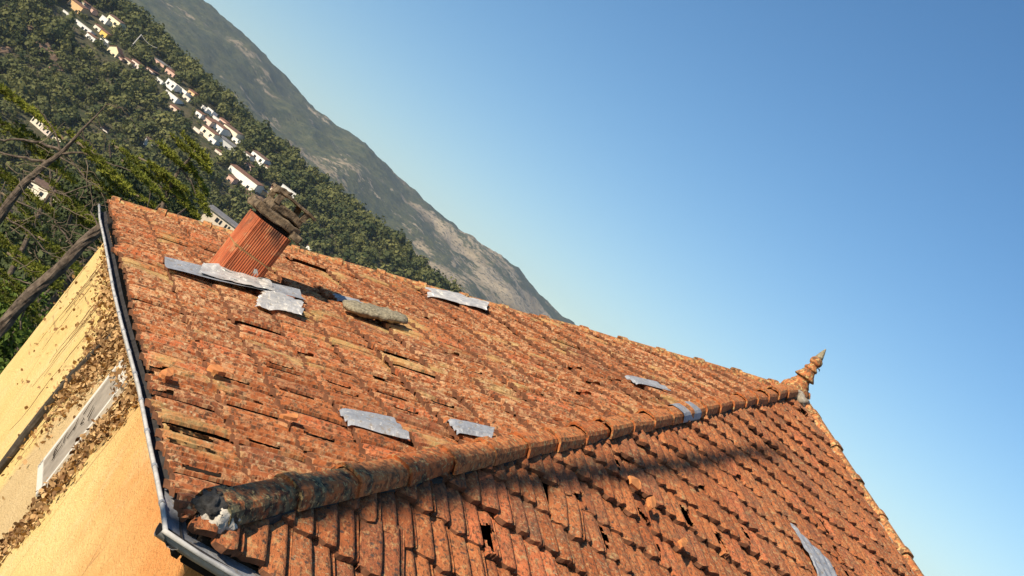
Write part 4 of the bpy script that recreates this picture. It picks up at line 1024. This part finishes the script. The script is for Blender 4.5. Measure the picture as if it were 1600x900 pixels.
# ---------------------------------------------------------------- houses on the hillside
def wmat(c): 
    key = 'render_%02d%02d%02d' % tuple(int(x * 99) for x in c)
    if key not in M: M[key] = simple(key, c, 0.9, 0.07, 0.8)
    return M[key]
M['roof_red'] = simple('hill_roof_tiles', (0.19, 0.10, 0.065), 0.95, 0.35, 1.5); M['roof_brown'] = simple('old_hill_roof', (0.16, 0.10, 0.07), 0.95, 0.35, 1.5)
M['roof_grey'] = simple('grey_hill_roof', (0.20, 0.19, 0.18), 0.9, 0.3, 1.0); M['pane'] = simple('dark_window_glass', (0.02, 0.025, 0.03), 0.2, 0.2, 1); M['panel'] = simple('solar_panel', (0.012, 0.018, 0.035), 0.25, 0.2, 3)
WHITE, CREAM, YEL, PINK, OCH = (.74, .71, .64), (.70, .62, .46), (.68, .46, .12), (.58, .38, .29), (.62, .40, .20)
placed = []
def hill_house(px, py, wpx, hpx, wallc, roof, label, win=3, yaw=0.0, dep=0.8, Y=None, floors=1, group='houses on the far hillside', roofm='roof_red', deep=None):
    hit = ground_hit(px, py) if Y is None else at(px, py, Y)
    D = hit.length; w, h = 1.38 * wpx * D / FPX, 1.65 * hpx * D / FPX; d = max(5.0, w * dep) if w < 14 else 9.0
    if deep: d = deep
    az = math.atan2(-hit.x, hit.y) - 0.40 - yaw
    base = Vector((hit.x, hit.y, hit.z - h * 0.5)); X = Vector((math.cos(az), math.sin(az), 0)); Yv = Vector((-math.sin(az), math.cos(az), 0))
    o = root('hill_house', base, label, 'house', group); fr = frame(base, X, Yv, dz); placed.append((hit, w))
    b = MB(); b.box((0, d / 2, h / 2 - 2.0), (w, d, h + 4.0))
    ov = 0.35
    if roof == 'gable':                                # ridge parallel to the front
        rh = 0.13 * d; b.quad((-w / 2, 0, h), (-w / 2, d / 2, h + rh), (-w / 2, d, h)); b.quad((w / 2, 0, h), (w / 2, d, h), (w / 2, d / 2, h + rh))
    if roof == 'front':                                # gable towards the camera
        rh = 0.30 * w; b.quad((-w / 2, 0, h), (w / 2, 0, h), (0, 0, h + rh)); b.quad((-w / 2, d, h), (0, d, h + rh), (w / 2, d, h))
    kid('wall', mesh('wall', b.v, b.f, wmat(wallc)), o, fr)
    b = MB(); th = 0.22
    def slabq(p):
        b.quad(*[(x, y, z + th) for x, y, z in p]); b.quad(*[(x, y, z) for x, y, z in p][::-1]); n = len(p)
        for i in range(n):
            a, c = p[i], p[(i + 1) % n]; b.quad((a[0], a[1], a[2]), (c[0], c[1], c[2]), (c[0], c[1], c[2] + th), (a[0], a[1], a[2] + th))
    if roof == 'gable':
        slabq([(-w / 2 - ov, -ov, h - ov * .26 + .02), (w / 2 + ov, -ov, h - ov * .26 + .02), (w / 2 + ov, d / 2, h + rh + .02), (-w / 2 - ov, d / 2, h + rh + .02)])
        slabq([(w / 2 + ov, d + ov, h - ov * .26 + .02), (-w / 2 - ov, d + ov, h - ov * .26 + .02), (-w / 2 - ov, d / 2 + .01, h + rh + .02), (w / 2 + ov, d / 2 + .01, h + rh + .02)])
    elif roof == 'front':
        k = rh / (w / 2)
        slabq([(-w / 2 - ov, -ov, h - ov * k + .02), (0, -ov, h + rh + .02), (0, d + ov, h + rh + .02), (-w / 2 - ov, d + ov, h - ov * k + .02)])
        slabq([(.01, -ov, h + rh + .02), (w / 2 + ov, -ov, h - ov * k + .02), (w / 2 + ov, d + ov, h - ov * k + .02), (.01, d + ov, h + rh + .02)])
    elif roof == 'hip':
        rh = 0.25 * d; r2 = min(w, d) / 2 * .8; hh = h + .02
        A_ = [(-w / 2 - ov, -ov, hh), (w / 2 + ov, -ov, hh), (w / 2 + ov, d + ov, hh), (-w / 2 - ov, d + ov, hh)]; r1, r3 = (-w / 2 + r2, d / 2, hh + rh), (w / 2 - r2, d / 2, hh + rh)
        b.quad(A_[0], A_[1], r3, r1); b.quad(A_[1], A_[2], r3); b.quad(A_[2], A_[3], r1, r3); b.quad(A_[3], A_[0], r1); b.quad(*A_[::-1])
    elif roof == 'flat':
        b.box((0, d / 2, h + .09), (w + .3, d + .3, .16)); 
    elif roof == 'shed':
        slabq([(-w / 2 - ov, -ov, h + .02), (w / 2 + ov, -ov, h + .02), (w / 2 + ov, d + ov, h + .16 * d), (-w / 2 - ov, d + ov, h + .16 * d)])
    kid('roof', mesh('roof', b.v, b.f, wmat(wallc) if roof == 'flat' else M[roofm]), o, fr)
    rn = random.Random(int(px * 7 + py)); nf = floors
    for f in range(nf):
        for k in range(win):
            cx = -w / 2 + w * (k + .5) / win + rn.uniform(-.06, .06) * w; ww = min(1.5, w / win * .38); wh = min(1.5, h / nf * .45); cz = h * (f + .52) / nf
            b = MB(); b.box((cx, .02, cz), (ww, .22, wh)); wi = kid('window', mesh('window', b.v, b.f, M['pane']), o, fr)
    return o
HS = [
 (113, 14, 20, 13, OCH, 'gable', 'orange-cream house at the top of the hillside village', 2, .3, {}),
 (136, 18, 10, 10, PINK, 'gable', 'small pinkish house under trees at the top of the hillside', 1, .2, {'roofm': 'roof_brown'}),
 (118, 36, 40, 6, WHITE, 'flat', 'long low white building with small end block on the upper hillside', 5, .15, {}),
 (171, 40, 17, 16, (.74, .66, .42), 'gable', 'pale yellow house with brown roof on the upper hillside', 2, .25, {'roofm': 'roof_brown', 'floors': 2}),
 (159, 34, 9, 10, WHITE, 'flat', 'small white annex left of the pale yellow house', 1, .2, {}),
 (159, 56, 9, 9, YEL, 'gable', 'bright yellow little house below the pale yellow one', 1, .25, {}),
 (139, 61, 12, 8, WHITE, 'gable', 'small white cottage alone below the long low building', 2, .2, {}),
 (154, 69, 7, 10, WHITE, 'flat', 'narrow white wall below the bright yellow house', 1, .5, {}), (162, 66, 9, 6, WHITE, 'flat', 'little white block beside the narrow white wall', 1, .2, {}),
 (173, 84, 13, 10, (.74, .64, .40), 'front', 'pale yellow gabled house in the middle of the village row', 2, .2, {}),
 (184, 92, 9, 5, PINK, 'shed', 'low pinkish shed against the gabled pale yellow house', 1, .2, {}),
 (208, 104, 13, 10, (.70, .58, .48), 'gable', 'cream house with pink side above the white cubic house', 2, .3, {}), (219, 110, 8, 6, OCH, 'shed', 'tiny ochre shed beside the cream and pink house', 1, .3, {}),
 (247, 100, 16, 5, PINK, 'shed', 'long pinkish shed roof under the trees', 1, .25, {'roofm': 'roof_grey'}), (263, 116, 14, 8, PINK, 'gable', 'pink house with grey lean-to above the white cubic house', 2, .3, {}),
 (262, 137, 13, 14, WHITE, 'flat', 'white cubic house, taller left block with square windows', 2, .2, {'floors': 2}), (277, 141, 22, 8, WHITE, 'flat', 'long white wing on the right of the cubic house', 3, .2, {}),
 (264, 153, 18, 9, WHITE, 'flat', 'low white terrace house below the cubic house', 3, .2, {}), (297, 147, 10, 6, OCH, 'gable', 'small ochre house with red roof right of the cubic house', 1, .3, {}),
 (269, 171, 11, 6, (.66, .50, .38), 'gable', 'small pinkish hut with a white tank below the terrace house', 1, .3, {}),
 (317, 172, 8, 7, WHITE, 'flat', 'white cube at the top of the second cluster', 1, .2, {}), (325, 176, 9, 8, WHITE, 'flat', 'white cube with one dark window, right of its twin', 1, .2, {}), (333, 184, 17, 4, (.66, .60, .55), 'flat', 'thin pale terrace wall below the twin cubes', 0, .25, {}),
 (321, 192, 12, 9, (.70, .52, .40), 'gable', 'salmon-fronted villa at the left of the second cluster', 1, .2, {}), (334, 200, 22, 10, WHITE, 'gable', 'white villa with dark terrace openings in the second cluster', 4, .25, {}), (355, 209, 22, 12, CREAM, 'gable', 'cream villa with three openings under a brown roof', 3, .25, {'roofm': 'roof_brown'}),
 (319, 213, 20, 15, (.74, .67, .48), 'gable', 'big pale yellow house half hidden by a leafy tree', 2, .25, {'floors': 2}), (343, 222, 14, 6, (.70, .58, .48), 'shed', 'low pinkish annex between the pale yellow house and the white house', 2, .25, {}),
 (352, 231, 20, 11, WHITE, 'gable', 'white house with one square window and grey shaded side', 1, -.35, {'roofm': 'roof_grey'}),
 (382, 245, 11, 8, WHITE, 'gable', 'white left wing of the villa under the wooded hill', 1, .2, {'roofm': 'roof_brown'}), (398, 252, 20, 14, WHITE, 'gable', 'white villa with brown roof under the wooded hill', 2, .2, {'roofm': 'roof_brown', 'floors': 2}),
 (374, 283, 42, 15, (.76, .73, .62), 'gable', 'long white house with two little windows and terracotta roof', 3, .15, {}), (357, 283, 9, 10, PINK, 'gable', 'pinkish end block at the left of the long white house', 1, .2, {}),
 (410, 307, 11, 10, OCH, 'gable', 'small orange-cream house just above the chimney cap', 0, -.3, {'roofm': 'roof_grey'}), (447, 303, 19, 11, (.76, .74, .68), 'flat', 'white flat-roofed house right of the chimney cap', 2, -.2, {}),
 (232, 230, 13, 11, WHITE, 'gable', 'lone white gabled house with brown roof among dark trees', 0, -.5, {'roofm': 'roof_brown'}), (162, 204, 11, 3, (.68, .60, .5), 'shed', 'tiny white shed alone in the forest', 0, .2, {}),
 (54, 196, 15, 13, CREAM, 'gable', 'cream house with dark windows behind the dead cedar top', 3, .2, {'roofm': 'roof_brown', 'floors': 2}), (68, 208, 12, 12, (.62, .52, .42), 'gable', 'cream-grey house right of the dead cedar top', 2, .2, {'roofm': 'roof_brown', 'floors': 2}), (86, 220, 12, 9, CREAM, 'gable', 'cream end house behind the cedar fork', 2, .2, {'roofm': 'roof_red'}),
 (62, 317, 52, 26, (.76, .68, .52), 'gable', 'large cream house with long brown roof seen between cedar limbs', 4, .1, {'roofm': 'roof_brown', 'floors': 2}),
 (10, 352, 26, 18, (.62, .48, .44), 'gable', 'pink house at the left edge among the cedars', 2, .1, {}), (38, 376, 26, 14, (.40, .37, .35), 'gable', 'grey-roofed house below the pink house', 2, .1, {'roofm': 'roof_grey'}),
 (60, 405, 28, 16, (.36, .36, .36), 'shed', 'building with dark solar roof among the cedars', 1, .1, {'roofm': 'panel'}),
 (347, 350, 46, 9, (.62, .52, .38), 'shed', 'long cream building with a row of small windows behind the roof edge', 9, -.2, {'roofm': 'roof_grey', 'Y': 210, 'deep': 3.0}),
 (481, 390, 7, 6, WHITE, 'front', 'little white gable peeping over the far roof edge', 0, 0, {}),
 (247, 128, 9, 6, WHITE, 'flat', 'small white block left of the white cubic house', 1, .2, {}), (289, 155, 10, 6, (.70, .62, .5), 'flat', 'low pale terrace right of the low terrace house', 1, .2, {}),
 (308, 181, 9, 8, WHITE, 'gable', 'white house at the left end of the second cluster', 1, .2, {}), (346, 193, 12, 7, PINK, 'gable', 'pink-roofed house behind the cream villa', 2, .2, {}), (329, 222, 10, 8, WHITE, 'flat', 'white block below the big pale yellow house', 1, .2, {}),
 (366, 222, 11, 8, WHITE, 'flat', 'white block at the right end of the second cluster', 1, .2, {}), (306, 205, 10, 5, (.68, .6, .5), 'flat', 'thin pale retaining wall left of the second cluster', 0, .2, {}), (340, 240, 11, 5, (.66, .56, .46), 'shed', 'low shed below the white house with grey shaded side', 0, .2, {}),
 (410, 262, 12, 7, CREAM, 'gable', 'cream annex right of the villa under the wooded hill', 1, .2, {}), (386, 262, 12, 6, (.5, .36, .28), 'shed', 'brownish terrace below the villa under the wooded hill', 1, .2, {}), (395, 296, 10, 7, CREAM, 'gable', 'small cream house below the long white house', 1, .2, {}),
 (425, 300, 9, 7, (.62, .5, .38), 'gable', 'small tan house behind the chimney cap', 1, .2, {}), (197, 98, 9, 6, CREAM, 'gable', 'small cream house between the gabled and the cream-pink house', 1, .2, {}), (150, 46, 9, 7, (.70, .64, .5), 'gable', 'cream cottage left of the pale yellow house', 1, .2, {}),
 (126, 8, 10, 8, CREAM, 'gable', 'cream house beside the orange-cream one at the top', 1, .2, {}), (232, 112, 9, 5, (.66, .52, .42), 'shed', 'low tan shed between the pink house and the ochre shed', 0, .2, {}),
 (0, 205, 14, 8, (.6, .5, .4), 'gable', 'half-cut house at the left edge below the bough', 1, .1, {'roofm': 'roof_red'}),
]
for px, py, wp, hp, wc, rf, lab, win, yaw, kw in HS:
    hill_house(px, py, wp, hp, wc, rf, lab, win, yaw, **kw)
# utility pole with its wire on the hillside
hit = ground_hit(202, 76); Dp = hit.length; tp = at(221, 54, hit.dot(fwd)); b = MB(); b.tube([hit - dz * 1.0, tp], [.35, .25], 8); pole = root('utility_pole', hit, 'pale utility pole with one wire standing on the wooded hillside', 'pole')
kid('shaft', mesh('shaft', b.v, b.f, wmat((.55, .52, .47))), pole)
b = MB(); e = at(246, 75, hit.dot(fwd)); pts = [tp.lerp(e, i / 8) - dz * (1.2 * (1 - (2 * i / 8 - 1) ** 2)) for i in range(9)]; b.tube(pts, .12, 5); kid('wire', mesh('wire', b.v, b.f, wmat((.40, .38, .35))), pole)
# bare earth cuts on the hillside: eroded banks
M['earth'] = simple('bare_earth', (0.30, 0.20, 0.13), 1.0, 0.35, 0.35, 0.8, c2=(0.20, 0.13, 0.08), bs=0.9)
clear = [(42, 44, 6, 12), (62, 72, 12, 9), (80, 88, 10, 9), (92, 106, 7, 9), (8, 78, 7, 8), (415, 318, 20, 14), (395, 300, 12, 10), (250, 85, 6, 6), (560, 350, 10, 8), (545, 372, 8, 6), (440, 270, 8, 7), (375, 262, 12, 6)]
def bank(px, py, wpx, hpx, k):
    h = ground_hit(px, py)
    if h is None: return
    sc = h.length / FPX; b = MB(); n = 18
    for j in range(n + 1):
        for i in range(n + 1):
            x = h.x + (i / n - .5) * wpx * 2.2 * sc; y = h.y + (j / n - .5) * hpx * 6.0 * sc
            rr = math.hypot(i / n - .5, j / n - .5) * 2; ed = 1.0 - rr - 0.35 * noise.noise(Vector((i * .35, j * .35, k)))
            b.v.append((x, y, terrain_z(x, y) + (0.5 + 1.6 * noise.noise(Vector((x / 4, y / 4, k)))) * max(0, ed) * 1.4 - (2.0 if ed < 0.0 else -0.35)))
    for j in range(n):
        for i in range(n): q = j * (n + 1) + i; b.f.append((q, q + 1, q + n + 2, q + n + 1))
    o = kid('bare_bank', mesh('bare_bank', b.v, b.f, M['earth'], True)); tag(o, kind='structure')
for k, c in enumerate(clear[:7]): bank(*c, k)

# ---------------------------------------------------------------- the woods on the hillside (one mass of crowns)
def forest():
    temps = []
    for q in range(8):
        rs = np.random.RandomState(100 + q); n = 110
        lob = rs.normal(size=(7, 3)); lob /= np.linalg.norm(lob, axis=1)[:, None]; lob *= .5; lob[:, 2] *= .8
        i = rs.randint(0, 7, n); d = rs.normal(size=(n, 3)); d[:, 2] = np.abs(d[:, 2]) * np.where(rs.rand(n) < .75, 1, -1); d /= np.linalg.norm(d, axis=1)[:, None]
        c = lob[i] + d * rs.uniform(.38, .6, n)[:, None]; nn = d + rs.normal(size=(n, 3)) * .24; nn /= np.linalg.norm(nn, axis=1)[:, None]
        a = np.cross(nn, rs.normal(size=(n, 3))); a /= np.linalg.norm(a, axis=1)[:, None]; b_ = np.cross(nn, a); s = rs.uniform(.09, .23, n)[:, None]
        V = np.stack([c - a * s, c - b_ * s * .8, c + a * s * .9, c + b_ * s], 1).reshape(-1, 3); T = np.repeat(np.clip(rs.normal(0, .08, n) + c[:, 2] * .10, -.4, .4), 4)
        temps.append((V, T))
    VV, TT = [], []; cnt = 0; rs = np.random.RandomState(5)
    hpx = [(project(h)[0], project(h)[1], w) for h, w in placed]
    y = 70.0
    while y < 800:
        step = 4.9 if y > 330 else 5.8
        x = -0.62 * y - 40
        while x < 0.16 * y + 30:
            X, Y_ = x + rs.uniform(-.5, .5) * step, y + rs.uniform(-.5, .5) * step; z = terrain_z(X, Y_)
            x += step
            px, py, dd = project(Vector((X, Y_, z + 2)))
            if not (-200 < px < 880 and -180 < py < 640): continue
            if any(((px - a) / wx) ** 2 + ((py - b_) / hy_) ** 2 < 0.75 + 1.1 * noise.noise(Vector((px / 7, py / 7, 2))) for a, b_, wx, hy_ in clear): continue
            bad = False
            for (hh, w) in placed:
                dx, dy = X - hh.x, Y_ - hh.y
                if abs(dx) < w * .5 + 1.0 and -17 < dy < 8: bad = True; break
            if bad and (dy > -3 or rs.rand() < .3): continue
            if rs.rand() < .05: continue
            r_ = 1.8 + 3.6 * rs.rand() ** 1.6 + 1.6 * max(0, noise.noise(Vector((X / 18, Y_ / 18, 9))))
            if bad: r_ = rs.uniform(.7, 1.5)
            hgt = r_ * rs.uniform(.8, 1.3); V, T = temps[rs.randint(8)]
            an = rs.uniform(0, 6.28); ca, sa = math.cos(an), math.sin(an)
            W_ = np.empty_like(V); W_[:, 0] = (V[:, 0] * ca - V[:, 1] * sa) * r_ + X; W_[:, 1] = (V[:, 0] * sa + V[:, 1] * ca) * r_ + Y_; W_[:, 2] = V[:, 2] * hgt + z + hgt * .55
            VV.append(W_); TT.append(np.clip(T + np.clip(rs.normal(.42, .24), .0, 1.0) + .22 * noise.noise(Vector((X / 25, Y_ / 25, 0))), 0, 1)); cnt += 1
        y += step * .9
    V = np.concatenate(VV); T = np.concatenate(TT); F = np.arange(len(V)).reshape(-1, 4)
    print('forest crowns', cnt, 'quads', len(F))
    return V, F, T
fV, fF, fT = forest()
tag(ob('hillside_woods', npmesh('hillside_woods', fV, fF, M['oak'], fT)), 'dense green oak woods covering the hillside around the houses', 'woods', kind='stuff')

# ---------------------------------------------------------------- air
def haze():
    b = MB(); b.box((0, 1750, 80), (12400, 8600, 640))
    t = bpy.data.materials.new('haze_air'); t.use_nodes = True; nt = t.node_tree; nt.nodes.remove(nt.nodes['Principled BSDF'])
    v = nt.nodes.new('ShaderNodeVolumePrincipled'); v.inputs['Color'].default_value = (0.62, 0.76, 0.95, 1); v.inputs['Density'].default_value = HAZE; v.inputs['Anisotropy'].default_value = 0.2
    nt.links.new(v.outputs[0], nt.nodes['Material Output'].inputs['Volume'])
    o = b.build('haze', t); tag(o, kind='stuff')
HAZE = 0.00008
haze()
